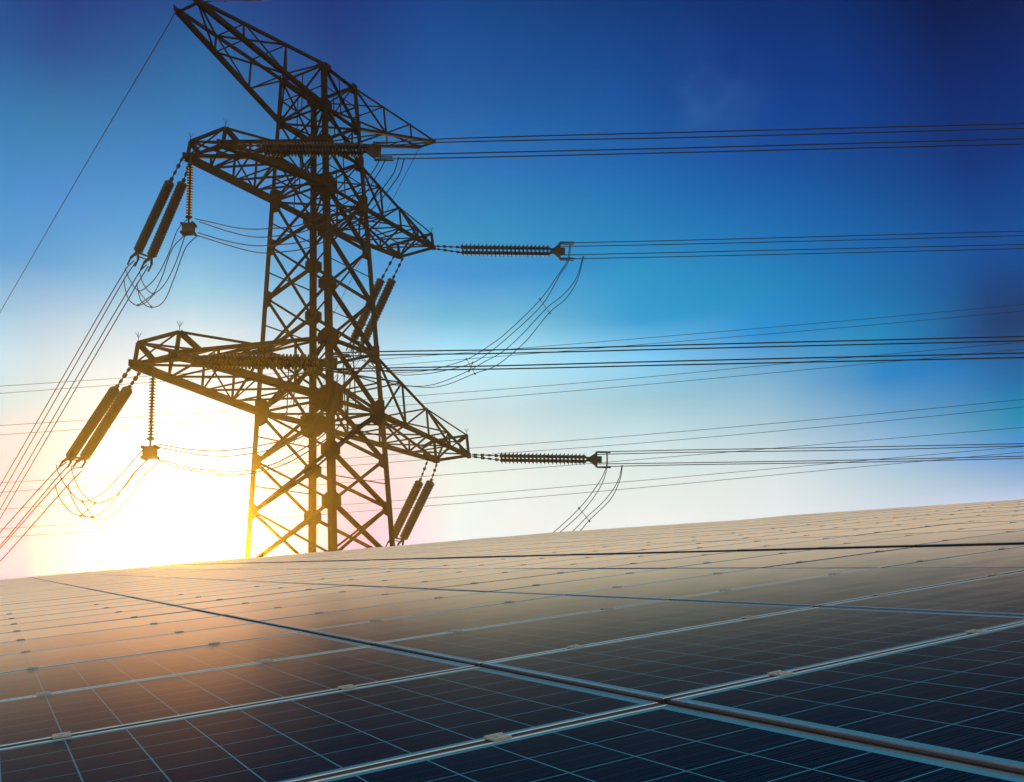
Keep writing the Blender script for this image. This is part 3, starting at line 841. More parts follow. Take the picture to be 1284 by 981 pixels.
# ------------------------------------------------------------------ wires
WIRES = [
    {'name': 'conductor_wire', 'label': 'top dark wire of the four running right across deep blue sky near the photo top', 'cat': 'power line', 'group': 'conductors leaving the pylon to the right', 'r': 0.03, 'p': [[-6.162, 41.086, 24.713], [-2.478, 40.99, 24.713], [9.125, 40.686, 24.156], [25.147, 40.266, 23.356], [95.036, 38.434, 19.866]]},
    {'name': 'conductor_wire', 'label': 'second dark wire of the four running right across deep blue sky near the photo top', 'cat': 'power line', 'group': 'conductors leaving the pylon to the right', 'r': 0.03, 'p': [[-6.225, 41.488, 24.807], [-2.509, 41.391, 24.756], [9.185, 41.084, 24.093], [25.346, 40.661, 23.315], [95.241, 38.832, 19.95]]},
    {'name': 'conductor_wire', 'label': 'third dark wire of the four running right across deep blue sky near the photo top', 'cat': 'power line', 'group': 'conductors leaving the pylon to the right', 'r': 0.03, 'p': [[-6.018, 41.082, 24.108], [-2.509, 40.99, 23.925], [9.041, 40.688, 23.327], [25.0, 40.27, 22.566], [94.897, 38.439, 19.233]]},
    {'name': 'conductor_wire', 'label': 'lowest dark wire of the four running right across deep blue sky near the photo top', 'cat': 'power line', 'group': 'conductors leaving the pylon to the right', 'r': 0.03, 'p': [[-6.081, 41.484, 24.12], [-2.543, 41.391, 23.902], [9.105, 41.086, 23.297], [25.192, 40.665, 22.491], [95.08, 38.836, 18.989]]},
    {'name': 'conductor_wire', 'label': 'top dark wire of the four running right off the insulator at middle arm height', 'cat': 'power line', 'group': 'conductors leaving the pylon to the right', 'r': 0.03, 'p': [[3.673, 58.075, 26.106], [12.17, 57.852, 25.689], [34.295, 57.273, 24.711], [104.203, 55.444, 21.621]]},
    {'name': 'conductor_wire', 'label': 'second dark wire of the four running right off the insulator at middle arm height', 'cat': 'power line', 'group': 'conductors leaving the pylon to the right', 'r': 0.03, 'p': [[3.788, 58.472, 26.012], [12.225, 58.251, 25.574], [34.471, 57.668, 24.548], [104.373, 55.836, 21.324]]},
    {'name': 'conductor_wire', 'label': 'third dark wire of the four running right off the insulator at middle arm height', 'cat': 'power line', 'group': 'conductors leaving the pylon to the right', 'r': 0.03, 'p': [[3.72, 58.074, 25.242], [12.083, 57.855, 24.834], [34.121, 57.277, 23.781], [104.017, 55.444, 20.441]]},
    {'name': 'conductor_wire', 'label': 'lowest dark wire of the four running right off the insulator at middle arm height', 'cat': 'power line', 'group': 'conductors leaving the pylon to the right', 'r': 0.03, 'p': [[3.62, 58.476, 25.126], [12.136, 58.253, 24.692], [34.301, 57.673, 23.637], [104.198, 55.844, 20.31]]},
    {'name': 'conductor_wire', 'label': 'top dark wire of the four running right from behind the pylon, mid picture', 'cat': 'power line', 'group': 'conductors leaving the pylon to the right', 'r': 0.03, 'p': [[-7.955, 38.732, 13.469], [-5.511, 38.668, 13.376], [0.035, 38.523, 13.089], [7.575, 38.326, 12.787], [21.826, 37.953, 12.188], [91.74, 36.123, 9.249]]},
    {'name': 'conductor_wire', 'label': 'second dark wire of the four running right from behind the pylon, mid picture', 'cat': 'power line', 'group': 'conductors leaving the pylon to the right', 'r': 0.03, 'p': [[-7.969, 39.133, 13.422], [-5.572, 39.07, 13.337], [0.026, 38.924, 13.044], [7.636, 38.724, 12.726], [22.017, 38.348, 12.106], [91.928, 36.52, 9.092]]},
    {'name': 'conductor_wire', 'label': 'third dark wire of the four running right from behind the pylon, mid picture', 'cat': 'power line', 'group': 'conductors leaving the pylon to the right', 'r': 0.03, 'p': [[-7.892, 38.731, 12.751], [-5.528, 38.669, 12.631], [-0.005, 38.524, 12.374], [7.504, 38.328, 12.078], [21.691, 37.956, 11.464], [91.602, 36.123, 8.438]]},
    {'name': 'conductor_wire', 'label': 'lowest dark wire of the four running right from behind the pylon, mid picture', 'cat': 'power line', 'group': 'conductors leaving the pylon to the right', 'r': 0.03, 'p': [[-8.045, 39.135, 12.718], [-5.588, 39.071, 12.626], [-0.013, 38.925, 12.338], [7.564, 38.726, 12.011], [21.879, 38.351, 11.365], [91.784, 36.52, 8.21]]},
    {'name': 'conductor_wire', 'label': 'top dark wire of the four running right off the lowest insulator, above the panels', 'cat': 'power line', 'group': 'conductors leaving the pylon to the right', 'r': 0.03, 'p': [[5.308, 61.334, 12.356], [11.353, 61.175, 12.113], [22.06, 60.895, 11.616], [33.464, 60.596, 11.131], [103.377, 58.763, 8.158]]},
    {'name': 'conductor_wire', 'label': 'second dark wire of the four running right off the lowest insulator, above the panels', 'cat': 'power line', 'group': 'conductors leaving the pylon to the right', 'r': 0.03, 'p': [[5.436, 61.73, 12.256], [11.411, 61.574, 12.019], [22.176, 61.292, 11.483], [33.653, 60.991, 11.039], [103.577, 59.157, 8.334]]},
    {'name': 'conductor_wire', 'label': 'third dark wire of the four running right off the lowest insulator, above the panels', 'cat': 'power line', 'group': 'conductors leaving the pylon to the right', 'r': 0.03, 'p': [[5.351, 61.332, 11.543], [11.266, 61.178, 11.251], [21.938, 60.898, 10.756], [33.31, 60.6, 10.305], [103.231, 58.768, 7.532]]},
    {'name': 'conductor_wire', 'label': 'lowest dark wire of the four running right off the lowest insulator, above the panels', 'cat': 'power line', 'group': 'conductors leaving the pylon to the right', 'r': 0.03, 'p': [[5.264, 61.735, 11.425], [11.326, 61.576, 11.179], [22.059, 61.295, 10.666], [33.499, 60.996, 10.213], [103.42, 59.169, 7.444]]},
    {'name': 'conductor_wire', 'label': 'leftmost wire of the four dropping down left from middle arm insulators', 'cat': 'power line', 'group': 'conductors leaving the pylon to the left', 'r': 0.032, 'p': [[-20.429, 47.71, 22.165], [-21.267, 48.609, 22.028], [-26.3, 54.007, 19.179], [-36.83, 65.299, 13.085], [-58.922, 88.989, 0.3]]},
    {'name': 'conductor_wire', 'label': 'second wire of the four dropping down left from middle arm insulators', 'cat': 'power line', 'group': 'conductors leaving the pylon to the left', 'r': 0.032, 'p': [[-19.982, 46.88, 21.71], [-21.072, 48.048, 21.232], [-25.284, 52.565, 18.694], [-36.182, 64.252, 12.152], [-55.926, 85.425, 0.3]]},
    {'name': 'conductor_wire', 'label': 'third wire of the four dropping down left from middle arm insulators', 'cat': 'power line', 'group': 'conductors leaving the pylon to the left', 'r': 0.032, 'p': [[-19.142, 46.33, 21.301], [-19.852, 47.091, 21.185], [-24.522, 52.1, 18.511], [-36.508, 64.953, 11.365], [-55.067, 84.855, 0.3]]},
    {'name': 'conductor_wire', 'label': 'rightmost wire of the four dropping down left from middle arm insulators', 'cat': 'power line', 'group': 'conductors leaving the pylon to the left', 'r': 0.032, 'p': [[-18.723, 45.529, 20.868], [-19.728, 46.607, 20.329], [-23.539, 50.693, 18.038], [-35.883, 63.931, 10.553], [-52.792, 82.064, 0.3]]},
    {'name': 'conductor_wire', 'label': 'leftmost wire of the four dropping to the left edge from lowest arm insulators', 'cat': 'power line', 'group': 'conductors leaving the pylon to the left', 'r': 0.032, 'p': [[-23.154, 46.972, 10.916], [-24.248, 48.145, 10.75], [-31.057, 55.446, 8.547], [-56.547, 82.778, 0.3]]},
    {'name': 'conductor_wire', 'label': 'second wire of the four dropping to the left edge from lowest arm insulators', 'cat': 'power line', 'group': 'conductors leaving the pylon to the left', 'r': 0.032, 'p': [[-22.509, 45.927, 10.54], [-23.818, 47.332, 10.138], [-30.411, 54.402, 7.626], [-49.639, 75.021, 0.3]]},
    {'name': 'conductor_wire', 'label': 'third wire of the four dropping to the left edge from lowest arm insulators', 'cat': 'power line', 'group': 'conductors leaving the pylon to the left', 'r': 0.032, 'p': [[-21.604, 45.309, 10.306], [-22.75, 46.538, 10.367], [-30.875, 55.251, 7.577], [-52.067, 77.977, 0.3]]},
    {'name': 'conductor_wire', 'label': 'rightmost wire of the four dropping to the left edge from lowest arm insulators', 'cat': 'power line', 'group': 'conductors leaving the pylon to the left', 'r': 0.032, 'p': [[-21.083, 44.399, 9.971], [-22.28, 45.683, 9.602], [-29.713, 53.653, 6.892], [-30.243, 54.222, 6.731], [-51.413, 76.95, 0.3]]},
    {'name': 'conductor_wire', 'label': 'leftmost wire of the four faint in the glare behind the pylon legs', 'cat': 'power line', 'group': 'conductors leaving the pylon to the left', 'r': 0.018, 'p': [[-11.307, 64.387, 21.753], [-14.57, 67.886, 19.597], [-19.615, 73.296, 15.763], [-27.891, 82.171, 8.439], [-37.088, 92.034, 0.3]]},
    {'name': 'conductor_wire', 'label': 'second wire of the four faint in the glare behind the pylon legs', 'cat': 'power line', 'group': 'conductors leaving the pylon to the left', 'r': 0.018, 'p': [[-11.024, 63.731, 21.299], [-13.856, 66.769, 19.091], [-18.6, 71.856, 15.449], [-26.943, 80.803, 8.299], [-36.277, 90.812, 0.3]]},
    {'name': 'conductor_wire', 'label': 'third wire of the four faint in the glare behind the pylon legs', 'cat': 'power line', 'group': 'conductors leaving the pylon to the left', 'r': 0.018, 'p': [[-10.469, 63.489, 21.134], [-13.417, 66.649, 19.035], [-18.032, 71.598, 15.371], [-26.165, 80.32, 8.224], [-35.182, 89.99, 0.3]]},
    {'name': 'conductor_wire', 'label': 'rightmost wire of the four faint in the glare behind the pylon legs', 'cat': 'power line', 'group': 'conductors leaving the pylon to the left', 'r': 0.018, 'p': [[-10.197, 62.845, 20.75], [-12.808, 65.645, 18.509], [-17.235, 70.392, 14.987], [-25.059, 78.782, 8.065], [-33.836, 88.194, 0.3]]},
    {'name': 'ground_wire', 'label': 'single thin wire sloping from the top arm tip to the left edge', 'cat': 'power line', 'group': 'ground wires on the top arm', 'r': 0.024, 'p': [[-16.16, 41.35, 33.013], [-16.658, 41.884, 32.724], [-24.683, 50.49, 29.959], [-36.755, 63.435, 25.482], [-76.427, 105.976, 10.769]]},
    {'name': 'ground_wire', 'label': "single hair-thin wire slanting behind the pylon from the top arm's right tip", 'cat': 'power line', 'group': 'ground wires on the top arm', 'r': 0.02, 'p': [[-5.668, 60.87, 35.318], [-6.638, 61.91, 34.207], [-8.207, 63.593, 32.376], [-13.997, 69.802, 25.724], [-20.574, 76.854, 17.472], [-27.781, 84.583, 9.082], [-35.325, 92.673, 0.3]]},
    {'name': 'ground_wire', 'label': "short wire leaving the top arm's left tip along the photo's top edge", 'cat': 'power line', 'group': 'ground wires on the top arm', 'r': 0.026, 'p': [[-14.699, 40.517, 32.816], [-14.131, 40.502, 32.859], [-12.585, 40.462, 32.749], [-10.963, 40.419, 32.702], [-9.345, 40.377, 32.678], [2.65, 40.066, 32.5]]},
    {'name': 'jumper_wire', 'label': 'outermost loop wire curling below the middle arm on its left', 'cat': 'jumper cable', 'group': 'jumper cables around the pylon', 'r': 0.026, 'p': [[-21.017, 48.027, 21.904], [-20.928, 47.93, 21.659], [-20.378, 47.335, 20.758], [-19.585, 46.476, 19.906], [-18.868, 45.699, 19.745], [-17.774, 44.514, 19.984], [-16.871, 43.536, 20.727], [-16.229, 42.84, 21.571], [-15.436, 41.981, 21.723]]},
    {'name': 'jumper_wire', 'label': 'second loop wire curling below the middle arm on its left', 'cat': 'jumper cable', 'group': 'jumper cables around the pylon', 'r': 0.026, 'p': [[-19.801, 47.005, 21.229], [-19.702, 46.897, 20.945], [-19.226, 46.382, 20.097], [-18.355, 45.438, 19.3], [-17.333, 44.331, 19.367], [-16.446, 43.371, 20.118], [-15.716, 42.579, 21.242]]},
    {'name': 'jumper_wire', 'label': 'third loop wire curling below the middle arm on its left', 'cat': 'jumper cable', 'group': 'jumper cables around the pylon', 'r': 0.026, 'p': [[-21.098, 48.115, 21.193], [-21.012, 48.022, 20.815], [-20.582, 47.556, 19.904], [-19.589, 46.481, 19.076], [-18.44, 45.236, 18.946], [-17.509, 44.227, 19.561], [-16.642, 43.288, 20.758], [-15.479, 42.028, 20.986]]},
    {'name': 'jumper_wire', 'label': 'innermost loop wire curling below the middle arm on its left', 'cat': 'jumper cable', 'group': 'jumper cables around the pylon', 'r': 0.026, 'p': [[-20.05, 47.275, 20.636], [-19.922, 47.136, 20.341], [-19.571, 46.756, 19.48], [-18.559, 45.659, 18.622], [-17.397, 44.401, 18.438], [-16.52, 43.451, 19.351], [-15.68, 42.54, 20.459], [-14.771, 41.556, 20.63]]},
    {'name': 'jumper_wire', 'label': 'outermost loop wire curling in the glare below the lowest arm', 'cat': 'jumper cable', 'group': 'jumper cables around the pylon', 'r': 0.026, 'p': [[-23.806, 47.257, 10.871], [-23.732, 47.186, 10.708], [-23.528, 46.989, 10.374], [-22.506, 46.003, 9.369], [-21.097, 44.642, 8.499], [-19.577, 43.175, 8.543], [-18.44, 42.078, 8.951], [-17.12, 40.804, 9.594], [-16.25, 39.964, 9.999]]},
    {'name': 'jumper_wire', 'label': 'second loop wire curling in the glare below the lowest arm', 'cat': 'jumper cable', 'group': 'jumper cables around the pylon', 'r': 0.026, 'p': [[-22.596, 46.367, 10.624], [-22.534, 46.307, 10.439], [-22.298, 46.079, 9.99], [-21.485, 45.295, 9.045], [-20.242, 44.095, 8.301], [-18.945, 42.843, 8.254], [-17.916, 41.85, 8.579], [-16.95, 40.917, 9.198], [-16.238, 40.229, 9.496]]},
    {'name': 'jumper_wire', 'label': 'third loop wire curling in the glare below the lowest arm', 'cat': 'jumper cable', 'group': 'jumper cables around the pylon', 'r': 0.026, 'p': [[-23.832, 47.283, 9.884], [-23.717, 47.172, 9.658], [-23.205, 46.677, 8.989], [-22.171, 45.679, 8.191], [-21.225, 44.766, 7.816], [-20.143, 43.721, 7.597], [-19.408, 43.012, 7.676], [-18.373, 42.013, 8.115], [-17.077, 40.762, 8.98], [-15.975, 39.698, 9.415]]},
    {'name': 'jumper_wire', 'label': 'innermost loop wire curling in the glare below the lowest arm', 'cat': 'jumper cable', 'group': 'jumper cables around the pylon', 'r': 0.026, 'p': [[-22.754, 46.52, 9.654], [-22.656, 46.425, 9.436], [-22.281, 46.063, 8.857], [-21.378, 45.191, 7.981], [-20.368, 44.216, 7.6], [-19.601, 43.476, 7.414], [-18.533, 42.445, 7.561], [-17.537, 41.484, 8.05], [-16.516, 40.498, 8.806], [-15.436, 39.456, 9.219]]},
    {'name': 'jumper_wire', 'label': 'highest wire sagging right through the pylon from middle hanging block', 'cat': 'jumper cable', 'group': 'jumper cables around the pylon', 'r': 0.026, 'p': [[-15.072, 41.964, 21.728], [-14.136, 41.883, 21.417], [-12.765, 41.765, 20.976], [-11.29, 41.637, 20.811], [-9.629, 41.493, 20.894], [-7.256, 41.288, 21.948], [-6.129, 41.191, 23.309], [-5.719, 41.155, 24.034]]},
    {'name': 'jumper_wire', 'label': 'second wire sagging right through the pylon from middle hanging block', 'cat': 'jumper cable', 'group': 'jumper cables around the pylon', 'r': 0.026, 'p': [[-14.938, 42.153, 21.648], [-13.51, 42.03, 21.009], [-12.261, 41.922, 20.578], [-11.343, 41.842, 20.486], [-9.479, 41.681, 20.634], [-7.059, 41.472, 21.77], [-5.925, 41.374, 23.262], [-5.511, 41.338, 24.032]]},
    {'name': 'jumper_wire', 'label': 'third wire sagging right through the pylon from middle hanging block', 'cat': 'jumper cable', 'group': 'jumper cables around the pylon', 'r': 0.026, 'p': [[-14.89, 41.948, 20.963], [-13.434, 41.822, 20.378], [-12.195, 41.715, 20.027], [-11.284, 41.637, 19.938], [-9.238, 41.46, 20.066], [-6.677, 41.238, 21.385], [-5.192, 41.11, 22.996], [-4.852, 41.08, 23.938]]},
    {'name': 'jumper_wire', 'label': 'lowest wire sagging right through the pylon from middle hanging block', 'cat': 'jumper cable', 'group': 'jumper cables around the pylon', 'r': 0.026, 'p': [[-14.959, 42.155, 20.901], [-13.497, 42.029, 20.282], [-12.252, 41.921, 19.81], [-11.337, 41.842, 19.638], [-9.088, 41.647, 19.806], [-6.518, 41.425, 21.211], [-4.945, 41.289, 22.986], [-4.603, 41.26, 23.932]]},
    {'name': 'jumper_wire', 'label': 'highest pale wire sagging right from the lowest hanging block', 'cat': 'jumper cable', 'group': 'jumper cables around the pylon', 'r': 0.026, 'p': [[-15.584, 39.689, 10.066], [-14.776, 39.599, 9.86], [-14.048, 39.518, 9.697], [-12.785, 39.378, 9.544], [-11.181, 39.199, 9.61], [-9.413, 39.003, 9.957], [-8.176, 38.865, 10.943], [-7.702, 38.812, 12.503]]},
    {'name': 'jumper_wire', 'label': 'second pale wire sagging right from the lowest hanging block', 'cat': 'jumper cable', 'group': 'jumper cables around the pylon', 'r': 0.026, 'p': [[-15.624, 39.895, 9.964], [-14.85, 39.809, 9.761], [-14.117, 39.727, 9.562], [-13.209, 39.626, 9.385], [-11.951, 39.486, 9.322], [-10.171, 39.288, 9.567], [-8.045, 39.052, 10.624], [-7.53, 38.994, 12.541]]},
    {'name': 'jumper_wire', 'label': 'third pale wire sagging right from the lowest hanging block', 'cat': 'jumper cable', 'group': 'jumper cables around the pylon', 'r': 0.026, 'p': [[-15.559, 39.686, 9.393], [-14.752, 39.597, 9.12], [-14.025, 39.516, 8.889], [-12.589, 39.356, 8.641], [-11.241, 39.206, 8.608], [-9.764, 39.042, 9.012], [-7.654, 38.807, 10.373], [-7.171, 38.753, 12.527]]},
    {'name': 'jumper_wire', 'label': 'lowest pale wire sagging right from the lowest hanging block', 'cat': 'jumper cable', 'group': 'jumper cables around the pylon', 'r': 0.026, 'p': [[-15.602, 39.893, 9.36], [-14.827, 39.806, 9.053], [-14.096, 39.725, 8.822], [-12.652, 39.564, 8.521], [-11.299, 39.414, 8.505], [-9.463, 39.209, 8.954], [-7.413, 38.981, 10.395], [-6.925, 38.927, 12.559]]},
    {'name': 'jumper_wire', 'label': 'uppermost cable of the long sweep from middle right insulator back to pylon', 'cat': 'jumper cable', 'group': 'jumper cables around the pylon', 'r': 0.026, 'p': [[4.438, 58.146, 25.973], [4.184, 58.246, 24.884], [3.429, 58.54, 23.872], [2.241, 59.004, 22.504], [-0.285, 59.989, 20.525], [-1.902, 60.62, 19.654], [-2.997, 61.048, 19.22], [-5.262, 61.932, 18.917], [-7.137, 62.663, 18.998], [-9.07, 63.418, 19.434], [-10.569, 64.003, 20.455], [-11.104, 64.212, 21.627]]},
    {'name': 'jumper_wire', 'label': 'second cable of the long sweep from middle right insulator back to pylon', 'cat': 'jumper cable', 'group': 'jumper cables around the pylon', 'r': 0.026, 'p': [[4.479, 57.916, 25.873], [4.272, 57.997, 24.778], [3.634, 58.245, 23.894], [2.354, 58.745, 22.067], [0.166, 59.599, 20.375], [-1.298, 60.17, 19.429], [-2.595, 60.676, 18.837], [-4.967, 61.602, 18.61], [-6.484, 62.194, 18.677], [-7.801, 62.708, 18.875], [-9.631, 63.422, 19.763], [-10.515, 63.767, 21.219]]},
    {'name': 'jumper_wire', 'label': 'third cable of the long sweep from middle right insulator back to pylon', 'cat': 'jumper cable', 'group': 'jumper cables around the pylon', 'r': 0.026, 'p': [[5.235, 57.835, 24.966], [4.66, 58.06, 23.477], [3.76, 58.411, 22.537], [2.662, 58.839, 21.856], [0.888, 59.532, 20.311], [-0.464, 60.059, 19.346], [-1.805, 60.583, 18.819], [-2.85, 60.991, 18.403], [-4.672, 61.701, 17.937], [-5.907, 62.183, 17.821], [-7.167, 62.675, 18.021], [-8.495, 63.194, 18.464], [-9.793, 63.7, 19.554], [-11.044, 64.188, 21.496]]},
    {'name': 'jumper_wire', 'label': 'lowest cable of the long sweep from middle right insulator back to pylon', 'cat': 'jumper cable', 'group': 'jumper cables around the pylon', 'r': 0.026, 'p': [[5.267, 57.608, 24.871], [4.678, 57.838, 23.168], [3.881, 58.149, 22.156], [2.787, 58.576, 21.422], [1.318, 59.149, 19.914], [0.088, 59.629, 18.987], [-1.109, 60.097, 18.334], [-2.465, 60.625, 18.079], [-4.269, 61.33, 17.636], [-5.519, 61.818, 17.591], [-7.009, 62.399, 17.913], [-8.174, 62.854, 18.184], [-9.283, 63.287, 19.118], [-10.332, 63.696, 21.187]]},
    {'name': 'jumper_wire', 'label': 'leftmost cable curving down behind the panels from lowest right insulator', 'cat': 'jumper cable', 'group': 'jumper cables around the pylon', 'r': 0.026, 'p': [[6.093, 61.408, 12.269], [5.96, 61.458, 11.226], [5.302, 61.704, 10.152], [4.019, 62.185, 8.737], [2.178, 62.874, 7.282], [-0.801, 63.991, 5.219], [-4.72, 65.459, 4.868], [-8.728, 66.96, 7.406]]},
    {'name': 'jumper_wire', 'label': 'second cable curving down behind the panels from lowest right insulator', 'cat': 'jumper cable', 'group': 'jumper cables around the pylon', 'r': 0.026, 'p': [[6.139, 61.177, 12.225], [5.987, 61.234, 11.135], [5.481, 61.424, 9.995], [4.198, 61.905, 8.482], [2.591, 62.506, 7.225], [-0.373, 63.617, 5.068], [-4.431, 65.137, 4.622], [-8.46, 66.646, 7.367]]},
    {'name': 'jumper_wire', 'label': 'third cable curving down behind the panels from lowest right insulator', 'cat': 'jumper cable', 'group': 'jumper cables around the pylon', 'r': 0.026, 'p': [[7.011, 61.064, 11.321], [6.674, 61.19, 10.318], [5.746, 61.538, 9.144], [4.464, 62.018, 8.108], [3.44, 62.402, 7.22], [0.253, 63.596, 4.714], [-4.178, 65.256, 4.288], [-8.371, 66.826, 7.319]]},
    {'name': 'jumper_wire', 'label': 'rightmost cable curving down behind the panels from lowest right insulator', 'cat': 'jumper cable', 'group': 'jumper cables around the pylon', 'r': 0.026, 'p': [[7.018, 60.848, 11.285], [6.752, 60.947, 10.278], [6.036, 61.216, 9.086], [4.592, 61.757, 7.861], [3.949, 61.998, 7.206], [0.771, 63.188, 4.456], [-3.899, 64.938, 3.939], [-8.225, 66.558, 7.234]]},
    {'name': 'distant_wire', 'label': 'upper wire of the highest thin pair crossing the whole sky behind pylon', 'cat': 'power line', 'group': 'thin distant wires behind the pylon', 'r': 0.028, 'p': [[-104.403, 95.0, 28.478], [-54.406, 95.0, 28.995], [-39.992, 95.0, 29.144], [-13.558, 95.0, 29.543], [13.759, 95.0, 30.178], [36.379, 95.0, 30.845], [55.302, 95.0, 31.492], [105.273, 95.0, 33.201]]},
    {'name': 'distant_wire', 'label': 'lower wire of the highest thin pair crossing the whole sky behind pylon', 'cat': 'power line', 'group': 'thin distant wires behind the pylon', 'r': 0.028, 'p': [[-104.338, 95.0, 27.383], [-54.345, 95.0, 28.203], [-39.962, 95.0, 28.439], [-12.723, 95.0, 28.83], [13.697, 95.0, 29.488], [36.273, 95.0, 30.108], [55.167, 95.0, 30.78], [105.135, 95.0, 32.557]]},
    {'name': 'distant_wire', 'label': 'upper wire of the second thin pair crossing the whole sky behind pylon', 'cat': 'power line', 'group': 'thin distant wires behind the pylon', 'r': 0.028, 'p': [[-104.072, 95.0, 24.226], [-54.074, 95.0, 24.677], [-33.876, 95.0, 24.859], [-13.655, 95.0, 25.248], [-0.154, 95.0, 25.494], [13.375, 95.0, 25.861], [28.308, 95.0, 26.453], [54.517, 95.0, 27.34], [104.488, 95.0, 29.031]]},
    {'name': 'distant_wire', 'label': 'lower wire of the second thin pair crossing the whole sky behind pylon', 'cat': 'power line', 'group': 'thin distant wires behind the pylon', 'r': 0.028, 'p': [[-103.996, 95.0, 23.163], [-53.999, 95.0, 23.696], [-33.85, 95.0, 23.911], [-13.676, 95.0, 24.307], [-0.199, 95.0, 24.672], [13.303, 95.0, 25.055], [35.662, 95.0, 25.854], [54.368, 95.0, 26.555], [104.333, 95.0, 28.427]]},
    {'name': 'distant_wire', 'label': 'upper wire of the third thin pair crossing the whole sky behind pylon', 'cat': 'power line', 'group': 'thin distant wires behind the pylon', 'r': 0.028, 'p': [[-103.606, 95.0, 18.339], [-53.607, 95.0, 18.59], [-33.709, 95.0, 18.69], [-4.4, 95.0, 19.367], [12.828, 95.0, 19.713], [34.879, 95.0, 20.398], [53.344, 95.0, 21.139], [103.304, 95.0, 23.144]]},
    {'name': 'distant_wire', 'label': 'lower wire of the third thin pair crossing the whole sky behind pylon', 'cat': 'power line', 'group': 'thin distant wires behind the pylon', 'r': 0.028, 'p': [[-103.525, 95.0, 16.837], [-53.531, 95.0, 17.595], [-33.688, 95.0, 17.896], [-2.196, 95.0, 18.606], [12.753, 95.0, 18.864], [34.759, 95.0, 19.563], [53.192, 95.0, 20.335], [103.148, 95.0, 22.427]]},
    {'name': 'distant_wire', 'label': 'lone faintest wire crossing the whole sky behind pylon', 'cat': 'power line', 'group': 'thin distant wires behind the pylon', 'r': 0.028, 'p': [[-103.384, 95.0, 14.809], [-53.394, 95.0, 15.812], [-7.906, 95.0, 16.725], [5.98, 95.0, 16.997], [52.787, 95.0, 18.192], [102.771, 95.0, 19.468]]},
    {'name': 'distant_wire', 'label': 'upper wire of the bottom thin pair crossing the whole sky behind pylon', 'cat': 'power line', 'group': 'thin distant wires behind the pylon', 'r': 0.028, 'p': [[-103.24, 95.0, 13.463], [-53.241, 95.0, 13.815], [-35.22, 95.0, 13.942], [-8.977, 95.0, 14.423], [12.406, 95.0, 14.961], [34.197, 95.0, 15.646], [52.409, 95.0, 16.196], [102.386, 95.0, 17.705]]},
    {'name': 'distant_wire', 'label': 'lower wire of the bottom thin pair crossing the whole sky behind pylon', 'cat': 'power line', 'group': 'thin distant wires behind the pylon', 'r': 0.028, 'p': [[-103.172, 95.0, 12.471], [-53.174, 95.0, 12.942], [-34.377, 95.0, 13.119], [-9.005, 95.0, 13.621], [12.34, 95.0, 14.222], [34.107, 95.0, 15.02], [52.3, 95.0, 15.618], [102.273, 95.0, 17.261]]},
]
for w in WIRES:
    bm = bmesh.new()
    add_tube(bm, smooth_path(w['p'], 10), w['r'], 6)
    tag(build(w['name'], bm, M_CABLE, smooth=True), w['label'], w['cat'], w['group'])

SPACERS = [
    {'label': 'crossed spacer holding the wire loops under middle arm', 'bars': [[[-19.697, 46.745, 19.988], [-18.389, 45.328, 18.512]], [[-18.247, 45.174, 19.175], [-19.705, 46.753, 19.193]]]},
    {'label': 'golden crossed spacer holding the wire loops under lowest arm', 'bars': [[[-21.216, 44.896, 8.521], [-20.256, 43.97, 7.61]], [[-20.126, 43.844, 8.247], [-21.346, 45.022, 7.851]]]},
    {'label': 'straight spacer bar high on the long cable sweep right of the pylon', 'bars': [[[2.223, 58.903, 22.497], [2.815, 58.672, 21.408]]]},
    {'label': 'crossed spacer low on the long cable sweep right of the pylon', 'bars': [[[-2.974, 60.932, 19.214], [-2.443, 60.724, 18.082]], [[-2.571, 60.774, 18.891], [-2.846, 60.882, 18.345]]]},
    {'label': 'spacer bar on the cables just above the panels', 'bars': [[[4.015, 62.08, 8.752], [4.624, 61.852, 7.843]]]},
]
for s in SPACERS:
    bm = bmesh.new()
    for i, (p, q) in enumerate(s['bars']):
        p, q = Vector(p), Vector(q)
        d = (q - p).normalized()
        sh = Vector((0.0, 0.03 * i, 0.0))
        add_bar(bm, p - d * 0.05 + sh, q + d * 0.05 + sh, 0.035, 0.035, Vector((0, 1, 0)))
        for e in (p, q):
            add_bar(bm, e - d * 0.07 + sh, e + d * 0.07 + sh, 0.09, 0.09, Vector((0, 1, 0)))
    tag(build('cable_spacer', bm, M_FITTING), s['label'], 'cable spacer')


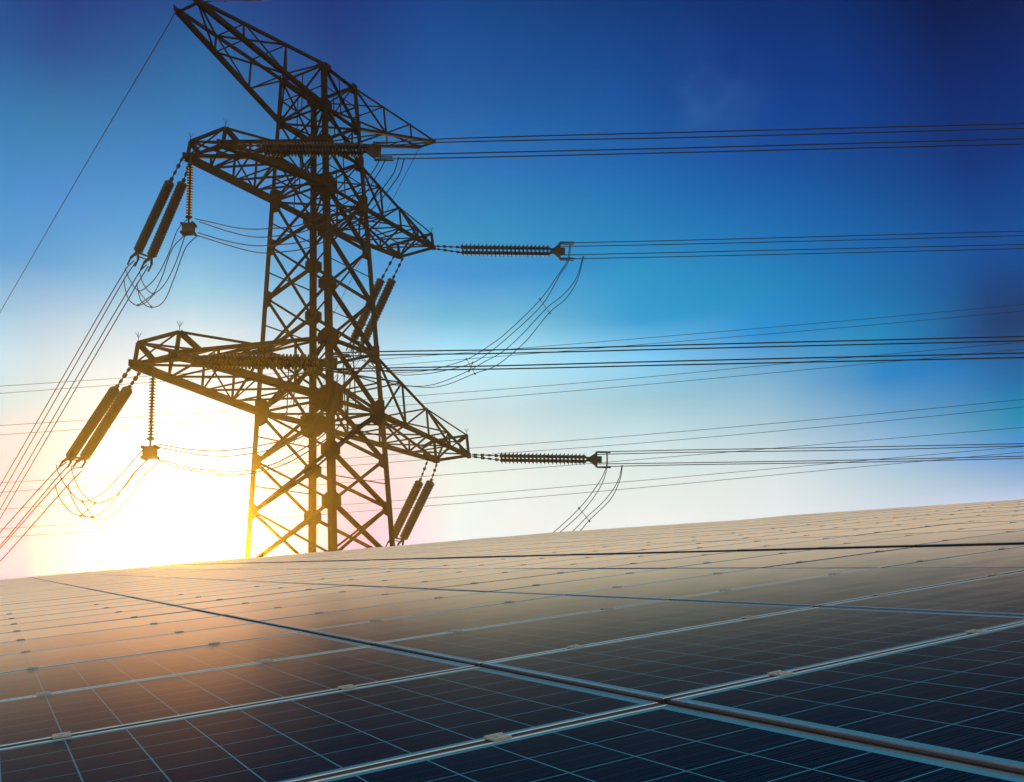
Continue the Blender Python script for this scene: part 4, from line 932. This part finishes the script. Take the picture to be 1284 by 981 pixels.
# ------------------------------------------------------------------ solar panels
def panel_meshes():
    bm = bmesh.new()
    x, y, t = PL / 2, PW / 2, FRAME_T
    add_box(bm, (-x, -y, -t), (x, -y + LIP, 0))
    add_box(bm, (-x, y - LIP, -t), (x, y, 0))
    add_box(bm, (-x, -y + LIP, -t), (-x + LIP, y - LIP, 0))
    add_box(bm, (x - LIP, -y + LIP, -t), (x, y - LIP, 0))
    bmesh.ops.bevel(bm, geom=[e for e in bm.edges if all(abs(v.co.z) < 1e-6 for v in e.verts)], offset=0.0012, segments=1, affect='EDGES')
    fr = bpy.data.meshes.new('frame')
    bm.to_mesh(fr)
    bm.free()
    fr.materials.append(M_ALU)
    bm = bmesh.new()
    add_box(bm, (-x + LIP, -y + LIP, -0.008), (x - LIP, y - LIP, -0.002))
    bmesh.ops.recalc_face_normals(bm, faces=bm.faces)
    ce = bpy.data.meshes.new('cell_sheet')
    bm.to_mesh(ce)
    bm.free()
    ce.materials.append(M_CELLS)
    bm = bmesh.new()
    g2 = (PITCH_T - PW) / 2
    add_box(bm, (-0.023, -g2 - 0.010, 0.0006), (0.023, g2 + 0.010, 0.0042))
    add_box(bm, (-0.023, -g2 - 0.010, 0.0042), (0.023, -g2 - 0.003, 0.0062))
    add_box(bm, (-0.023, g2 + 0.003, 0.0042), (0.023, g2 + 0.010, 0.0062))
    add_lathe(bm, (0, 0, 0.0042), (0, 0, 0.0075), [(0, 0.007), (0.0033, 0.007)], 8)
    bmesh.ops.recalc_face_normals(bm, faces=bm.faces)
    cl = bpy.data.meshes.new('clamp')
    bm.to_mesh(cl)
    bm.free()
    cl.materials.append(M_CLAMP)
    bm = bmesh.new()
    add_box(bm, (-x - 0.013, -y + 0.002, -t - 0.004), (-x - 0.0005, y - 0.002, -0.0035))  # dark strips added in the seams to stand for the shade there
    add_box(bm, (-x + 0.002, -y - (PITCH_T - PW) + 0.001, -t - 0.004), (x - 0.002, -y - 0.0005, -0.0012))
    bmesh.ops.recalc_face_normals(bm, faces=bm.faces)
    es = bpy.data.meshes.new('seam_shade_strip')
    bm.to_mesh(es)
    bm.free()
    es.materials.append(M_SEAM_SHADE)
    return fr, ce, cl, es


ME_FRAME, ME_CELLS, ME_CLAMP, ME_SEAM_SHADE = panel_meshes()
A_ROT = Matrix((A_S, A_T, A_N)).transposed()
ORD = ['zeroth', 'first', 'second', 'third', 'fourth', 'fifth', 'sixth', 'seventh', 'eighth', 'ninth', 'tenth', 'eleventh', 'twelfth', 'thirteenth', 'fourteenth', 'fifteenth', 'sixteenth']


def in_view(i, j):
    """rough test: does any corner of the panel project into the picture"""
    inv = cam.matrix_world.inverted()
    k = cam_data.lens / 18.0
    for a in (0.0, 0.5, 1.0):
        for b in (0.0, 0.5, 1.0):
            p = inv @ arr_pt(col_s(i) + a * PITCH_S, (j + b) * PITCH_T)
            if p.z < -0.1:
                x, y = p.x / -p.z * k, p.y / -p.z * k
                if abs(x) < 1.0 and abs(y) < 0.766:
                    return True
    return False


def place_matrix(i, j):
    rr = random.Random(i * 131 + j * 7 + 5)
    c = arr_pt(col_s(i) + PITCH_S / 2, (j + 0.5) * PITCH_T, col_lift(i) + rr.uniform(-0.0012, 0.0012))
    m = (A_ROT @ Matrix.Rotation(rr.uniform(-0.0022, 0.0022), 3, 'X') @ Matrix.Rotation(rr.uniform(-0.0014, 0.0014), 3, 'Y')).to_4x4()
    m.translation = c
    return m


cam_loc = Vector((0, 0, 1.7))
seen, extra = [], []
for j in range(-3, 46):
    for i in range(-4, 12):
        if i + 0.5 > col_limit(j + 0.5):
            continue
        d = (arr_pt(col_s(i) + PITCH_S / 2, (j + 0.5) * PITCH_T) - cam_loc).length
        if in_view(i, j):
            seen.append((d, i, j))
        elif i >= -3 and (in_view(i - 1, j) or in_view(i - 2, j) or in_view(i + 1, j) or in_view(i, j + 1) or j < 0):
            extra.append((i, j))
seen.sort()
N_PANELS = 295
near, far = seen[:N_PANELS], seen[N_PANELS:]


def column_words(i):
    if i < 0:
        return 'left of the long diagonal seam' if i == -1 else 'further left of the long diagonal seam'
    if i == 0:
        return 'just right of the long diagonal seam'
    return ORD[i + 1] + ' right of the long diagonal seam'


def panel_label(i, j):
    row = j + 2                                                   # first row is the one cut by the photo's bottom edge
    tone = 'dark blue' if row <= 3 else ('grey blue' if row <= 5 else ('orange tinted' if i <= 1 else 'tan tinted'))
    if row <= 14:
        return f'{tone} panel, {ORD[row]} row from the photo bottom, {column_words(i)}', None
    return f'{tone} small far panel {column_words(i)}, beyond the fourteenth row', 'small far panels ' + column_words(i)




def clamp_s(i):
    return (-0.475, 0.35) if i < 0 else (-0.425, 0.43)



proto = None
for n, (d, i, j) in enumerate(near):
    root = bpy.data.objects.new('solar_panel', None)
    root.empty_display_size = 0.2
    root.matrix_world = place_matrix(i, j)
    col.objects.link(root)
    label, grp = panel_label(i, j)
    tag(root, label, 'solar panel', grp or 'solar panels of the array')
    parts = [('frame', ME_FRAME), ('cell_sheet', ME_CELLS), ('seam_shade_strip', ME_SEAM_SHADE)]
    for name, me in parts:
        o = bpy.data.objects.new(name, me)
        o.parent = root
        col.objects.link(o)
    if j <= 9:
        for cs in clamp_s(i):
            o = bpy.data.objects.new('clamp', ME_CLAMP)
            o.parent = root
            o.location = (cs, -PITCH_T / 2, 0)
            col.objects.link(o)


def panel_mass(name, cells):
    bm = bmesh.new()
    for i, j in cells:
        m = place_matrix(i, j)
        for me, mi in ((ME_FRAME, 0), (ME_CELLS, 1), (ME_SEAM_SHADE, 2)):
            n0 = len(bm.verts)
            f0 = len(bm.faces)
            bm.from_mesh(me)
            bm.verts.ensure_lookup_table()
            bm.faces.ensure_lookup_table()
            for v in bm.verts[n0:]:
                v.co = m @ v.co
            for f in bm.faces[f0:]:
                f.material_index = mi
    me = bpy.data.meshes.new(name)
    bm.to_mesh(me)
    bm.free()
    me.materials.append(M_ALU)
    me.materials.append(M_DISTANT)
    me.materials.append(M_SEAM_SHADE)
    o = bpy.data.objects.new(name, me)
    col.objects.link(o)
    return tag(o, 'mass of farthest tiny solar panels merging into a tan sheet at the array edge', 'solar panels', None, 'stuff')


M_DISTANT = M_CELLS
panel_mass('distant_solar_panels', [(i, j) for d, i, j in far] + extra)


# ------------------------------------------------------------------ rack under the panels
def build_rack():
    root = tag(empty('mounting_rack', arr_pt(0, 0, -0.8)), 'dark steel rails and posts under the solar panels, glimpsed in the seams', 'mounting rack')
    bmp = bmesh.new()
    for i in range(-3, 11):
        js = [j for j in range(-3, 46) if i + 0.5 <= col_limit(j + 0.5)]
        t0, t1 = js[0] * PITCH_T, (js[-1] + 1) * PITCH_T
        for cs in clamp_s(i):
            s = col_s(i) + PITCH_S / 2 + cs
            bm = bmesh.new()
            h = col_lift(i) - FRAME_T - 0.035
            add_bar(bm, arr_pt(s, t0, h), arr_pt(s, t1, h), 0.045, 0.06, A_N)
            build('rail', bm, M_RACK, root)
            t = t0 + 0.5
            while t < t1:
                p = arr_pt(s, t, h - 0.03)
                add_bar(bmp, Vector((p.x, p.y, ground_z(p.x, p.y) - 0.3)), p, 0.06, 0.06, A_S)
                t += 4.1
    tag(build('post', bmp, M_RACK, root), kind='stuff')


build_rack()
